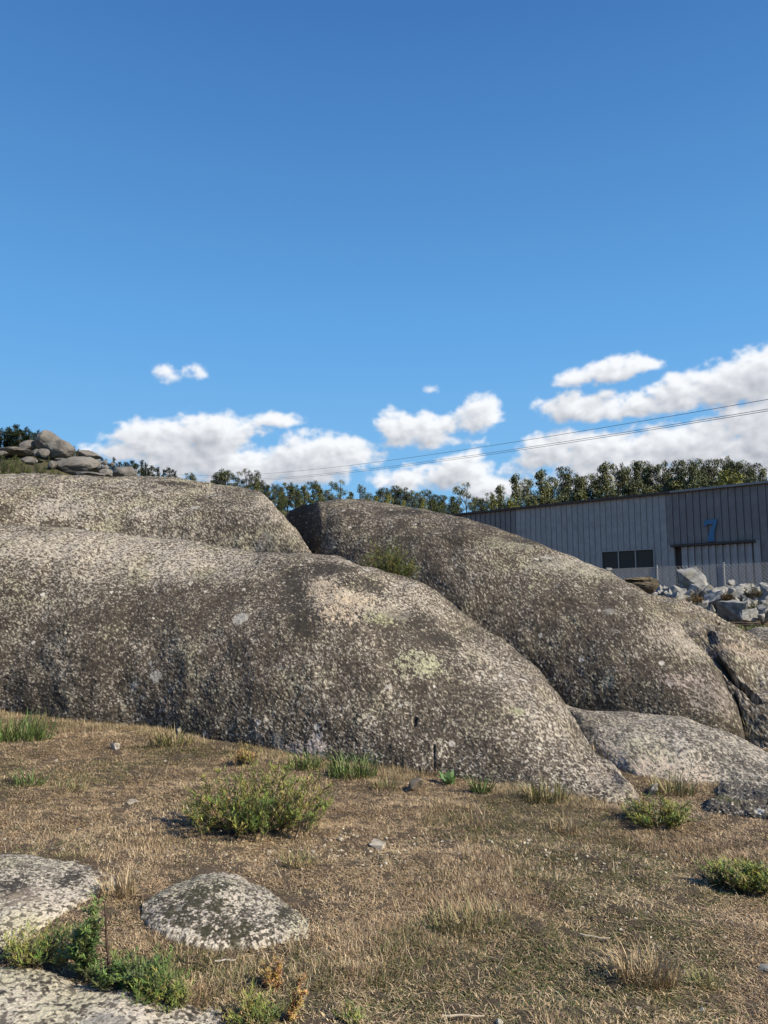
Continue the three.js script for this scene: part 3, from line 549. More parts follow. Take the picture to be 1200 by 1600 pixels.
// ---------------------------------------------------------------- warehouse
{
  const wh = thing('warehouse', 'grey corrugated metal warehouse with a blue 7 above its door', 'building');
  wh.position.set(15, 1.82, -40); wh.rotation.y = -.7276;     // x runs right along the facade, z comes out of it
  const grime = tex(512, (u, v) => { const a = loop(u, v, 2.2, 4), s = fbm(Math.cos(u * 6.283) * 14, Math.sin(u * 6.283) * 14, v * 1.4, 3); return clamp(.88 + .12 * a + .08 * s, .5, 1); });
  const metal = (r, g, b) => new THREE.MeshStandardMaterial({ color: new THREE.Color().setRGB(r, g, b), map: grime, roughness: .55, metalness: .25 });
  const mLight = metal(.40, .40, .39), mDark = metal(.25, .24, .235), mDoor = metal(.43, .43, .43), mTrim = metal(.3, .3, .3), mRust = new THREE.MeshStandardMaterial({ color: new THREE.Color().setRGB(.07, .06, .055), roughness: .9 });
  const Hh = 5.93, X0 = -20, X1 = 15, DEPTH = 24;
  const box = (x0, x1, y0, y1, z0, z1) => { const g = new THREE.BoxGeometry(x1 - x0, y1 - y0, z1 - z0); g.translate((x0 + x1) / 2, (y0 + y1) / 2, (z0 + z1) / 2); return g; };
  const wall = part('wall', box(X0 + .02, .15, 0, Hh - .05, -.2, -.06), mTrim, wh); wall.geometry = mergeGeometries([wall.geometry, box(.15, 4.0, 3.18, Hh - .05, -.2, -.06), box(4.0, X1 - .02, 0, Hh - .05, -.2, -.06), box(X0 + .02, X0 + .2, 0, Hh - .05, -DEPTH, -.21), box(X1 - .2, X1 - .02, 0, Hh - .05, -DEPTH, -.21), box(X0 + .02, X1 - .02, 0, Hh - .05, -DEPTH - .2, -DEPTH - .01)]);
  // cladding: strips folded from sheet, a rib at one edge; every strip a piece
  const strip = (w, h, rib, fold) => {
    const s = new THREE.Shape(); s.moveTo(0, -.05); s.lineTo(0, 0); s.lineTo(w - rib - fold, 0); s.lineTo(w - rib - fold + fold * .5, rib * .75); s.lineTo(w - fold * .6, rib * .75); s.lineTo(w - .012, 0); s.lineTo(w - .012, -.05); s.closePath();
    const g = new THREE.ExtrudeGeometry(s, { depth: h, bevelEnabled: false }); g.rotateX(-Math.PI / 2); g.scale(1, 1, -1);      // up along y
    const ix = g.index; if (ix) { const a = ix.array; for (let i = 0; i < a.length; i += 3) [a[i], a[i + 1]] = [a[i + 1], a[i]]; } else { const P = g.attributes.position.array, U = g.attributes.uv.array; for (let i = 0; i < P.length; i += 9) for (let k = 0; k < 3; k++) [P[i + k], P[i + 3 + k]] = [P[i + 3 + k], P[i + k]]; for (let i = 0; i < U.length; i += 6) for (let k = 0; k < 2; k++) [U[i + k], U[i + 2 + k]] = [U[i + 2 + k], U[i + k]]; }
    g.computeVertexNormals();
    const P = g.attributes.position, U = g.attributes.uv; for (let i = 0; i < P.count; i++) U.setXY(i, (P.getX(i) + P.getZ(i)) / 4, P.getY(i) / 6);
    return g;
  };
  const shapes = {}, uvShift = [0, .17, .39, .61, .83];
  const tones = m => uvShift.map((s, i) => { const c = m.clone(); c.map = grime.clone(); c.map.offset.set(s, s * .7); c.map.needsUpdate = true; const f = [1, .98, 1.02, .99, 1.01][i]; c.color.multiplyScalar(f); return c; });
  const tL = tones(mLight), tD = tones(mDark), rw = rng(66);
  const clad = (x0, x1, y0, y1, w, mats, rib = .05, z = 0) => { const n = Math.max(1, Math.round((x1 - x0) / w)), ww = (x1 - x0) / n; for (let i = 0; i < n; i++) { const key = [ww.toFixed(4), (y1 - y0).toFixed(3), rib].join(); const p = part('cladding_strip', shapes[key] ??= strip(ww, y1 - y0, rib, .03), mats[Math.floor(rw() * 5)], wall); p.position.set(x0 + i * ww, y0, z); } };
  clad(X0, -9.4, 0, Hh, .36, tD, .07);
  clad(-9.4, -3.93, 0, Hh, .345, tL, .035); clad(-.92, -.2, 0, Hh, .36, tL, .035);
  clad(-3.93, -.92, 0, 2.04, .335, tL, .035); clad(-3.93, -.92, 3.10, Hh, .335, tL, .035);
  clad(-.2, .15, 3.2, Hh, .35, tD, .07); clad(-.2, .15, 0, 3.2, .35, tL, .035);
  clad(.15, 4.35, 3.24, Hh, .35, tD, .07); clad(4.35, X1, 0, Hh, .36, tD, .07);
  // roof, edge flashing
  const roof = part('roof', box(X0 - .15, X1 + .15, Hh + .01, Hh + .09, -DEPTH - .3, .16), mDark, wh); roof.rotation.x = 0;
  part('edge_flashing', box(X0 - .2, .1, Hh - .01, Hh + .1, .165, .2), mRust, wh);
  part('edge_flashing', box(.1, X1 + .2, Hh, Hh + .11, .17, .21), mTrim, wh);
  const rt = rng(8);
  // window: frame, three panes, two mullions
  const win = part('window', mergeGeometries([box(-3.93, -.92, 3.04, 3.10, -.05, .07), box(-3.93, -.92, 2.04, 2.10, -.05, .09), box(-3.93, -3.87, 2.10, 3.04, -.05, .07), box(-.98, -.92, 2.10, 3.04, -.05, .07)]), mLight, wh);
  const mGlass = new THREE.MeshPhysicalMaterial({ color: new THREE.Color().setRGB(.05, .052, .045), roughness: .45, metalness: 0, specularIntensity: .25 });
  const cream = new THREE.MeshStandardMaterial({ color: new THREE.Color().setRGB(.42, .4, .36), roughness: .6 });
  for (let i = 0; i < 3; i++) part('pane', box(-3.865 + i * .963, -3.865 + i * .963 + .955 - .055, 2.105, 3.035, -.04, .0), mGlass, win);
  for (let i = 1; i < 3; i++) part('mullion', box(-3.87 + i * .963 - .05, -3.87 + i * .963 - .008, 2.102, 3.038, -.045, .05), cream, win);
  // sliding door, hung a little open at its left edge: track above, ribbed leaves
  const door = part('door', box(.5, 3.98, .03, 3.08, -.02, .02), mTrim, wh);
  for (let i = 0; i < 10; i++) { const p = part('door_panel', shapes.door ??= strip(.345, 3.05, .12, .05), tones(mDoor)[0], door); p.material = [mDoor, mDoor, mLight][i % 3]; p.position.set(.52 + i * .346, .03, .075); }
  part('door_reveal', box(.15, 4.0, 0, 3.17, -.3, -.22), mRust, door);
  part('door_track', box(.02, 4.15, 3.10, 3.2, .02, .3), mRust, wh);
  part('door_jamb', box(4.03, 4.33, 0, 3.22, -.02, .12), mLight, wh);
  // the 7
  const s = new THREE.Shape();
  s.moveTo(0, .98); s.lineTo(.04, 1.1); s.lineTo(.62, 1.1); s.lineTo(.62, .97); s.lineTo(.47, .5); s.lineTo(.42, 0); s.lineTo(.14, 0); s.lineTo(.15, .2); s.lineTo(.25, .52); s.lineTo(.42, .9); s.lineTo(.16, .88); s.lineTo(.08, .8); s.lineTo(0, .8); s.closePath();
  const seven = part('number_seven', new THREE.ExtrudeGeometry(s, { depth: .04, bevelEnabled: true, bevelSize: .008, bevelThickness: .008, bevelSegments: 1 }), new THREE.MeshStandardMaterial({ color: new THREE.Color().setRGB(.04, .16, .3), roughness: .5 }), wh);
  seven.position.set(1.75, 3.27, .075);
}

// ---------------------------------------------------------------- chain-link fence in front of the warehouse
{
  const fe = thing('chain_link_fence', 'grey chain link fence on thin posts between rubble and warehouse', 'fence');
  fe.position.set(15, 1.8, -40); fe.rotation.y = -.7276;
  const z = 4.5, H = 1.86, x0 = -14, x1 = 16, c = .17, t = .005;
  const galv = new THREE.MeshStandardMaterial({ color: new THREE.Color().setRGB(.42, .42, .42), roughness: .5, metalness: .2 });
  const pos = [], wire = (ax, ay, bx, by, dz) => { // three-sided wire
    const L = Math.hypot(bx - ax, by - ay); if (!(L > .01)) return; const nx = -(by - ay) / L * t, ny = (bx - ax) / L * t, q = [[nx, ny, 0], [-nx, -ny, 0], [0, 0, t * 1.5]];
    for (let i = 0; i < 3; i++) { const u = q[i], v = q[(i + 1) % 3]; pos.push(ax + u[0], ay + u[1], z + dz + u[2], bx + u[0], by + u[1], z + dz + u[2], bx + v[0], by + v[1], z + dz + v[2], ax + u[0], ay + u[1], z + dz + u[2], bx + v[0], by + v[1], z + dz + v[2], ax + v[0], ay + v[1], z + dz + v[2]); }
  };
  for (let x = x0 - H; x < x1; x += c) { for (const s of [1, -1]) { let ax = s > 0 ? x : x + H, ay = 0, bx = s > 0 ? x + H : x, by = H; const cl = (X, Y) => { const dx = bx - ax; if (X < x0) return [x0, ay + (x0 - ax) / dx * H]; if (X > x1) return [x1, ay + (x1 - ax) / dx * H]; return [X, Y]; }; const A = cl(ax, ay), B = cl(bx, by); wire(A[0], A[1], B[0], B[1], s * .003); } }
  part('wire_mesh', geom(pos), galv, fe);
  const post = new THREE.CylinderGeometry(.03, .03, 2.0, 8), capg = new THREE.SphereGeometry(.034, 8, 5), tm = new THREE.MeshStandardMaterial({ color: new THREE.Color().setRGB(.34, .35, .36), roughness: .5, metalness: .5 });
  for (let k = -5; k <= 3; k++) { const p = part('post', post, tm, fe); p.position.set(3.99 + 3 * k, .92, z - .04); const q = part('post_cap', capg, tm, p); q.position.y = 1.0; }
  for (const y of [.05, .95, 1.85]) { const w = part('tension_wire', new THREE.CylinderGeometry(.005, .005, x1 - x0, 5), galv, fe); w.rotation.z = Math.PI / 2; w.position.set((x0 + x1) / 2, y, z + .012); }
}

// ---------------------------------------------------------------- plants
function tube(pts, r0, r1, sides, pos, col, c) {             // tapered tube appended to arrays of triangles
  const up = new THREE.Vector3(0, 1, 0), T = new THREE.Vector3(), U = new THREE.Vector3(), V = new THREE.Vector3(), rings = [];
  for (let i = 0; i < pts.length; i++) {
    T.subVectors(pts[Math.min(i + 1, pts.length - 1)], pts[Math.max(0, i - 1)]).normalize();
    U.crossVectors(Math.abs(T.y) > .9 ? new THREE.Vector3(1, 0, 0) : up, T).normalize(); V.crossVectors(T, U);
    const r = lerp(r0, r1, i / (pts.length - 1)), ring = [];
    for (let s = 0; s < sides; s++) { const a = s / sides * 6.28318; ring.push([pts[i].x + (U.x * Math.cos(a) + V.x * Math.sin(a)) * r, pts[i].y + (U.y * Math.cos(a) + V.y * Math.sin(a)) * r, pts[i].z + (U.z * Math.cos(a) + V.z * Math.sin(a)) * r]); }
    rings.push(ring);
  }
  for (let i = 0; i < rings.length - 1; i++) for (let s = 0; s < sides; s++) { const a = rings[i][s], b = rings[i][(s + 1) % sides], d = rings[i + 1][s], e = rings[i + 1][(s + 1) % sides]; for (const p of [a, b, d, b, e, d]) { pos.push(...p); col.push(...c); } }
}
function blade(x, y, z, dx, dy, dz, w, pos, col, c, bend = 0) {   // flat leaf from a point along a direction, tapering, three triangles
  const L = Math.hypot(dx, dy, dz) || 1, sx = dz / L, sz = -dx / L, q = Math.hypot(sx, sz) || 1, wx = sx / q * w / 2, wz = sz / q * w / 2;
  const mx = x + dx * .55, my = y + dy * .6, mz = z + dz * .55, ex = x + dx, ey = y + dy - bend, ez = z + dz;
  pos.push(x - wx, y, z - wz, x + wx, y, z + wz, mx + wx * .8, my, mz + wz * .8, x - wx, y, z - wz, mx + wx * .8, my, mz + wz * .8, mx - wx * .8, my, mz - wz * .8, mx - wx * .8, my, mz - wz * .8, mx + wx * .8, my, mz + wz * .8, ex, ey, ez);
  for (let i = 0; i < 9; i++) col.push(c[0], c[1], c[2]);
}
function rhomb(x, y, z, dx, dy, dz, w, pos, col, c) {             // pointed leaf of two triangles
  const L = Math.hypot(dx, dz) || 1, wx = dz / L * w / 2, wz = -dx / L * w / 2, mx = x + dx * .5, my = y + dy * .45, mz = z + dz * .5;
  pos.push(x, y, z, mx + wx, my, mz + wz, mx - wx, my, mz - wz, mx - wx, my, mz - wz, mx + wx, my, mz + wz, x + dx, y + dy, z + dz);
  for (let i = 0; i < 6; i++) col.push(c[0], c[1], c[2]);
}
// spiny gorse: shoots that rise from a crown, each clothed in short spines
function gorse(seed, w, h, shoots, o = {}) {
  const r = rng(seed), sp = [], sc = [], fp = [], fc = [], stemc = o.stem ?? [.1, .085, .045], v = new THREE.Vector3();
  const greens = o.greens ?? [[.17, .21, .04], [.13, .18, .036], [.23, .25, .05], [.09, .125, .03], [.25, .24, .06], [.3, .24, .12]];
  for (let i = 0; i < shoots; i++) {
    const a = r() * 6.283, q = Math.sqrt(r()), ex = Math.cos(a) * q * w / 2, ez = Math.sin(a) * q * w / 2 * (o.deep ?? .8), ey = h * (.16 + .84 * Math.sqrt(Math.max(0, 1 - q * q * .9))) * (.45 + .65 * r()) * (.8 + .5 * n3(Math.cos(a) * 1.4 + seed, Math.sin(a) * 1.4, q * 2));
    const b0 = .25 + .65 * r(), bx = ex * b0, bz = ez * b0, N = 7, pts = [], g = greens[Math.floor(r() * greens.length)], f = .85 + .4 * r();
    for (let k = 0; k <= N; k++) { const t = k / N; pts.push(new THREE.Vector3(lerp(bx, ex, t ** .9) + .02 * (r() - .5), ey * Math.sin(t * Math.PI / 2 * (.85 + .1 * r())), lerp(bz, ez, t ** .9) + .02 * (r() - .5))); }
    tube(pts, .0045 * (o.thick ?? 1), .0018, 3, sp, sc, stemc);
    const sprigs = o.sprigs ?? 9;
    for (let s = 0; s < sprigs; s++) {
      const t = .08 + .92 * (s + r()) / sprigs, k = Math.min(N - 1, Math.floor(t * N)); v.lerpVectors(pts[k], pts[k + 1], t * N - k);
      const da = r() * 6.283, dl = (o.sprig ?? .07) * (.5 + .8 * r()), du = .35 + .6 * r(), n = o.spines ?? 11, gg = g.map(c => c * f * (.8 + .4 * r()));
      const tx = Math.cos(da) * dl * .75, ty = dl * du, tz = Math.sin(da) * dl * .75;
      for (let m = 0; m < n; m++) {
        const u = (m + .5) / n, L = (o.spine ?? .024) * (.6 + .7 * r()), b = r() * 6.283, e = -.2 + 1.1 * r();
        blade(v.x + tx * u, v.y + ty * u, v.z + tz * u, Math.cos(b) * L + tx * .15, e * L + ty * .1, Math.sin(b) * L + tz * .15, o.wide ?? .0055, fp, fc, gg);
      }
    }
  }
  return { stem: geom(sp, null, sc), foliage: geom(fp, null, fc) };
}
function plant(name, label, category, g, p, turn = 0, group) {
  const t = thing(name, label, category, group); t.position.copy(p); t.rotation.y = turn;
  part('stem', g.stem, barkMat, t); part('foliage', g.foliage, leafMat, t); return t;
}
const spanM = (p, px) => px * Math.hypot(p.x, p.z) / F;
{
  let p = onGround(392, 1312); plant('gorse_bush', 'large bright green gorse bush in the dry grass before the front dome', 'bush', gorse(1, spanM(p, 250), spanM(p, 120), 150, { sprigs: 9, sprig: .06 }), p.clone().add(new THREE.Vector3(0, 0, -.25)));
  p = onGround(1036, 1298); plant('gorse_bush', 'green gorse bush at the tail of the front dome', 'bush', gorse(2, spanM(p, 110), spanM(p, 44), 60, { sprigs: 7, sprig: .055 }), p.clone().add(new THREE.Vector3(0, 0, -.1)));
  p = onGround(1168, 1390); plant('gorse_bush', 'low green gorse cushion at the right edge of the grass', 'bush', gorse(4, spanM(p, 112), spanM(p, 34), 90, { sprigs: 6 }), p);
  p = at(612, 908, 9.75); p = front.find(618, 905); plant('gorse_bush', 'dark green shrub growing in the gap between the two domes', 'bush', gorse(5, .86, .6, 120, { sprigs: 9, greens: [[.15, .18, .035], [.22, .22, .05], [.1, .13, .03]] }), p.clone().add(new THREE.Vector3(-.05, -.02, -.7)));
  p = onGround(62, 1502); plant('gorse_sprout', 'low green gorse sprout between the two left foreground rocks', 'bush', gorse(6, spanM(p, 120), spanM(p, 38), 46, { sprigs: 6, spine: .017, wide: .004 }), p);
  p = onGround(255, 1578); plant('gorse_sprout', 'green gorse sprig along the edge of the bottom left rock', 'bush', gorse(7, spanM(p, 84), spanM(p, 42), 30, { sprigs: 7, spine: .016, wide: .0038 }), p);
  p = onGround(395, 1602); plant('gorse_sprout', 'small green gorse sprig at the bottom edge left of the orange twigs', 'bush', gorse(8, spanM(p, 70), spanM(p, 36), 26, { sprigs: 6, spine: .015, wide: .0036 }), p);
  p = onGround(545, 1600); plant('gorse_sprout', 'tiny green sprig at the bottom edge right of the orange twigs', 'bush', gorse(9, spanM(p, 50), spanM(p, 14), 10, { sprigs: 4, spine: .014, wide: .0036 }), p);
  const OR = { greens: [[.5, .34, .12], [.42, .27, .1], [.52, .38, .16], [.34, .22, .09]], stem: [.2, .1, .05] };
  p = onGround(428, 1548); plant('dead_gorse_twig', 'short orange dead gorse tuft at the bottom of the grass', 'dead twig', gorse(10, spanM(p, 34), spanM(p, 66), 9, { ...OR, sprigs: 12, spine: .013, wide: .003, sprig: .02 }), p);
  p = onGround(448, 1596); { const t = plant('dead_gorse_twig', 'long orange dead gorse branch leaning right at the bottom edge', 'dead twig', gorse(11, spanM(p, 13), spanM(p, 118), 4, { ...OR, sprigs: 34, spine: .013, wide: .003, sprig: .02 }), p); t.rotation.z = -.42; }
  p = onGround(385, 1196); plant('dead_gorse_twig', 'yellow brown dead gorse top behind the large gorse bush', 'dead twig', gorse(12, spanM(p, 44), spanM(p, 26), 16, { greens: [[.42, .32, .12], [.35, .25, .1]], sprigs: 6 }), p);
  // tall weed with a dark dry stalk beside it
  p = onGround(132, 1532); plant('tall_weed', 'tall leafy green weed standing between the left foreground rocks', 'weed', gorse(13, spanM(p, 34), spanM(p, 185), 10, { sprigs: 20, spine: .026, wide: .006, sprig: .045, greens: [[.13, .19, .05], [.17, .22, .07], [.09, .14, .04]] }), p);
  p = onGround(205, 1548); plant('green_weed', 'leafy weed at the foot of the dark dead stalk', 'weed', gorse(14, spanM(p, 110), spanM(p, 44), 34, { sprigs: 7, spine: .022, wide: .006, greens: [[.1, .16, .04], [.14, .19, .05], [.07, .1, .03]] }), p);
  p = onGround(172, 1542); { const pos = [], col = [], q = rng(3), pts = []; for (let i = 0; i <= 8; i++) pts.push(new THREE.Vector3(-.012 * i * .4 + .006 * (q() - .5), i * spanM(p, 112) / 8, .004 * (q() - .5))); tube(pts, .007, .003, 5, pos, col, [.05, .03, .02]); for (let i = 0; i < 46; i++) { const k = 1 + Math.floor(q() * 6), b = q() * 6.28, L = .02 + .02 * q(); blade(pts[k].x, pts[k].y + .02 * q(), pts[k].z, Math.cos(b) * L, -L * .3 + L * q(), Math.sin(b) * L, .008, pos, col, [.07, .045, .03]); } const m = single('dead_stalk', geom(pos, null, col), leafMat, 'dark brown dead stalk standing beside the tall green weed', 'dead stalk'); m.position.copy(p); }
}
// grass clumps and small weeds: blades from one crown
function clump(seed, n, h, spread, w, colors, o = {}) {
  const r = rng(seed), pos = [], col = [];
  for (let i = 0; i < n; i++) {
    const a = r() * 6.283, q = Math.sqrt(r()), x = Math.cos(a) * q * spread, z = Math.sin(a) * q * spread * (o.deep ?? .6), lean = (o.lean ?? .9) * (.15 + 1.1 * r()), b = a + (r() - .5) * 3.4, L = h * (.22 + .88 * r() ** 1.3) * (1 - .35 * q), c = colors[Math.floor(r() * colors.length)], k = .8 + .4 * r();
    blade(x, -.01, z, Math.cos(b) * L * lean, L, Math.sin(b) * L * lean, w * (.7 + .6 * r()), pos, col, c.map(v => v * k), L * .25 * lean);
  }
  return geom(pos, null, col);
}
const GREEN = [[.09, .15, .035], [.12, .18, .045], [.06, .1, .025], [.15, .17, .06]], STRAW = [[.36, .28, .16], [.28, .2, .11], [.42, .34, .21], [.22, .16, .09]], OLIVE = [[.17, .16, .06], [.24, .2, .09], [.11, .13, .04], [.3, .24, .13]];
for (const [px, py, w, h, n, wid, cs, name, label] of [
  [26, 1156, 92, 38, 420, .008, GREEN, 'grass_clump', 'thick green grass clump at the left foot of the front dome'],
  [550, 1212, 76, 38, 300, .007, GREEN, 'grass_clump', 'green grass clump at the middle of the front dome foot'],
  [476, 1202, 46, 32, 170, .007, GREEN, 'grass_clump', 'small green grass clump right above the large gorse bush'],
  [750, 1238, 30, 30, 70, .010, GREEN, 'weed', 'upright green weed at the dome foot right of the broad leaved weed'],
  [852, 1252, 66, 34, 230, .007, OLIVE, 'grass_clump', 'half dry grass clump at the dome foot in the right half'],
  [268, 1164, 60, 30, 160, .008, OLIVE, 'grass_clump', 'olive weed clump at the dome foot left of the gorse bush'],
  [45, 1226, 40, 22, 80, .007, GREEN, 'weed', 'small green weed in the left grass'],
  [110, 1235, 60, 18, 90, .006, OLIVE, 'grass_clump', 'sparse olive grass in the left grass right of the small weed'],
  [1050, 1240, 60, 30, 160, .008, OLIVE, 'grass_clump', 'olive weeds behind the pale flat stone'],
  [945, 1192, 70, 30, 260, .006, STRAW, 'grass_clump', 'straw coloured grass in the gully below the pale slab'],
  [905, 1165, 40, 24, 130, .006, STRAW, 'grass_clump', 'straw grass at the upper end of the gully'],
  [1160, 1160, 26, 34, 90, .007, OLIVE, 'grass_clump', 'grass tuft growing at the end of the outcrop crack'],
  [1008, 1532, 86, 52, 330, .0045, STRAW, 'grass_clump', 'yellow straw tuft in the lower right grass'],
  [1100, 1540, 42, 24, 120, .0045, [[.26, .26, .1], [.2, .2, .07], [.34, .3, .14]], 'grass_clump', 'small yellow green tuft at the lower right'],
  [182, 1398, 52, 34, 160, .005, STRAW, 'grass_clump', 'matted straw tuft beside the left white rock'],
  [470, 1352, 60, 30, 130, .005, OLIVE, 'grass_clump', 'olive grass tuft just below the large gorse bush'],
  [880, 1300, 40, 30, 120, .005, STRAW, 'grass_clump', 'upright straw tuft in the middle of the right grass'],
  [730, 1450, 110, 40, 220, .0045, OLIVE, 'grass_clump', 'olive straw tuft in the middle foreground grass'],
  [600, 1232, 44, 22, 110, .006, OLIVE, 'grass_clump', 'dry grass tuft left of the brown slanted stone'],
]) {
  const p = onGround(px, py), k = Math.hypot(p.x, p.z) / F, m = single(name, clump(px * 7 + py, n, h * k * 1.45, w * k / 2, wid, cs), leafMat, label, name === 'weed' ? 'weed' : 'grass'); m.position.copy(p);
}
{ // broad leaved weed
  const p = onGround(702, 1226), k = Math.hypot(p.x, p.z) / F, m = single('broad_leaved_weed', clump(4, 16, 30 * k, 5 * k, .045, [[.09, .17, .05], [.13, .21, .07]], { lean: .9 }), leafMat, 'broad leaved bright green weed at the dome foot', 'weed'); m.position.copy(p);
  // shrubs among the rubble and on the outcrop
  for (const [px, py, D, w, h, cs, label] of [
    [1087, 944, 24.8, 30, 20, [[.16, .1, .04], [.1, .08, .03], [.2, .15, .07]], 'rusty brown shrub below the largest boulder of the rubble pile'],
    [1136, 940, 25.6, 24, 18, [[.16, .1, .04], [.09, .07, .03]], 'rusty shrub in the middle of the rubble pile'],
    [1177, 934, 26, 26, 24, [[.1, .09, .04], [.15, .12, .06], [.07, .07, .025]], 'olive brown shrub near the top right of the rubble pile'],
    [1184, 962, 25, 26, 26, [[.08, .1, .035], [.12, .12, .05]], 'dark olive shrub low in the right of the rubble pile'],
    [1112, 1004, 12.6, 40, 30, [[.045, .04, .02], [.07, .055, .03], [.03, .03, .015]], 'dark heather shrub in the hollow of the granite outcrop'],
  ]) { const k = D / F; plant('shrub', label, 'shrub', gorse(px, w * k, h * k * .9, 36, { sprigs: 5, spine: .04, wide: .014, sprig: .07, greens: cs.map(c => c.map(v => v * 1.5)) }), at(px, py, D)); }
  const gp = at(1185, 980, 22), gm = single('grass_clump', clump(88, 900, .3, 1.6, .02, [[.13, .17, .045], [.2, .2, .08], [.1, .14, .04]], { deep: .4 }), leafMat, 'green grass strip below the rubble pile', 'grass'); gm.position.set(gp.x, gp.y - .12, gp.z);
}
// sticks
for (const [px, py, len, turn, r, c, label] of [[930, 1472, 42, .25, .008, [.5, .43, .33], 'pale dry stick in the right foreground grass'], [725, 1598, 60, 0, .007, [.55, .47, .36], 'pale straight stick at the bottom edge of the grass'], [300, 1515, 60, .5, .005, [.05, .035, .025], 'dark thin stick lying right of the mossy oval rock'], [232, 1408, 60, -.1, .006, [.1, .07, .05], 'dark twig between the two left rocks'], [352, 1510, 30, -.3, .006, [.5, .45, .38], 'short pale stick below the mossy oval rock']]) {
  const p = onGround(px, py), L = spanM(p, len), pos = [], col = [], q = rng(px), pts = []; for (let i = 0; i <= 6; i++) pts.push(new THREE.Vector3((i / 6 - .5) * L, .006 * (q() - .5), .012 * (q() - .5))); tube(pts, r * .6, r * .35, 5, pos, col, c.map(v => v * .8));
  const m = single('stick', geom(pos, null, col), barkMat, label, 'stick'); m.position.copy(p); m.position.y += .025; m.rotation.y = -turn;
}

// ---------------------------------------------------------------- the sward: dry grass, thatch and gravel nobody could count
{
  const r = rng(2024), M = new THREE.Matrix4(), Q = new THREE.Quaternion(), S = new THREE.Vector3(), P = new THREE.Vector3(), E = new THREE.Euler(), C = new THREE.Color();
  const blocked = (x, z, m) => rocks.some(f => f(x, z, m));
  const tuft = (seed, n, h, sp, w, lean) => { const g = clump(seed, n, h, sp, w, [[1, 1, 1], [.72, .72, .72], [.86, .84, .8], [1.1, 1.05, .95]], { lean, deep: 1 }); return g; };
  const kinds = [tuft(1, 24, .045, .06, .0028, 1.5), tuft(2, 22, .065, .05, .0024, 1.0), tuft(3, 30, .026, .085, .0032, 2.9), tuft(4, 22, .03, .075, .0036, 3.3), tuft(5, 3, .16, .04, .0022, 1.1)];
  const lists = kinds.map(() => []);
  for (let i = 0; i < 345000; i++) {
    const a = (r() * 2 - 1) * .72, D = Math.sqrt(lerp(1.7 ** 2, 12.5 ** 2, r() ** 1.45)), x = Math.sin(a) * D, z = -Math.cos(a) * D;
    if (blocked(x, z, -.03)) continue;
    const bare = fbm(x * .9, 21, z * 1.6, 3) + .25 * fbm(x * 5, 8, z * 5, 2), tall = fbm(x * .9 + 30, 5, z * .9, 3), g = fbm(x * .5 + 9, 2, z * .5, 2) + .2 * n3(x * 3, 1, z * 3);
    if (bare > .3 && r() < .6) continue;
    if (fbm(x * 3.4, 77, z * 3.4, 2) > .17 && r() < .6) continue;
    const k = tall > .16 ? (r() < .3 ? 1 : r() < .5 ? 0 : 2) : tall > -.08 ? (r() < .25 ? 0 : r() < .5 ? 2 : 3) : (r() < .08 ? 0 : r() < .5 ? 2 : 3);
    const t = r(), pale = fbm(x * 1.4, 60, z * 1.4, 2);
    let c = t < .38 + pale * .5 ? [.6, .475, .31] : t < .78 ? [.4, .295, .185] : [.165, .11, .068];
    if (g > .14 && r() < .45) c = [.15, .155, .06];
    if (r() < .03) c = [.11, .16, .05];
    const f = .8 + .4 * r();
    lists[k].push([x, terrain(x, z) - .004, z, r() * 6.28, .75 + .6 * r(), (.6 + .7 * r()) * (1 + .6 * Math.max(0, tall)) * (1 + .03 * Math.max(0, D - 5)), c[0] * f, c[1] * f, c[2] * f]);
  }
  for (let i = 0; i < 3200; i++) {              // a fringe of longer grass where the dome meets the ground
    const a = lerp(front.a0, front.a1, r()), D = front.fD(a) + .03 - .34 * r() ** 1.6, x = Math.sin(a) * D, z = -Math.cos(a) * D, f = .8 + .4 * r(), c = r() < .12 ? [.16, .17, .06] : r() < .6 ? [.5, .41, .27] : [.34, .26, .16];
    if (n3(x * 2.2, 3, z * 2.2) < -.12) continue;
    lists[1].push([x, terrain(x, z) - .004, z, r() * 6.28, .8 + .6 * r(), .9 + 1.1 * r(), c[0] * f, c[1] * f, c[2] * f]);
  }
  for (let i = 0; i < 2200; i++) {              // single long stalks
    const a = (r() * 2 - 1) * .72, D = Math.sqrt(lerp(2.5, 130, r() ** 1.4)), x = Math.sin(a) * D, z = -Math.cos(a) * D, f = .75 + .5 * r();
    if (blocked(x, z, 0)) continue;
    lists[4].push([x, terrain(x, z), z, r() * 6.28, .6 + .7 * r(), .4 + 1.1 * r(), .5 * f, .42 * f, .28 * f]);
  }
  kinds.forEach((g, k) => {
    const m = new THREE.InstancedMesh(g, leafMat, lists[k].length); m.name = numbered('dry_grass');
    lists[k].forEach((v, i) => { Q.setFromEuler(E.set((v[8] * 7 % .3) - .15, v[3], 0)); m.setMatrixAt(i, M.compose(P.set(v[0], v[1], v[2]), Q, S.set(v[4], v[5], v[4]))); m.setColorAt(i, C.setRGB(v[6], v[7], v[8])); });
    m.castShadow = m.receiveShadow = true;
    m.userData = { label: ['short dry straw grass covering the open ground', 'taller dry grass stalks in loose patches over the ground', 'flat thatch of dead grass lying on the ground', 'broad brown dead leaves of grass matted on the ground', 'single long pale grass stalks standing over the sward'][k], category: 'grass', kind: 'stuff' };
    scene.add(m);
  });
  // gravel
  const gp = block(7, 1, .7, .9, [1, 1, 1], { split: 1, stain: 0, n: 10 }), list = [];
  const patch = [[560, 1320, .55, .12, 260], [470, 1330, .4, .12, 120], [900, 1338, .7, .12, 260], [650, 1365, .6, .12, 160], [300, 1330, .7, .15, 200], [150, 1310, .6, .15, 160], [780, 1380, .6, .15, 140], [1080, 1470, .5, .3, 120]];
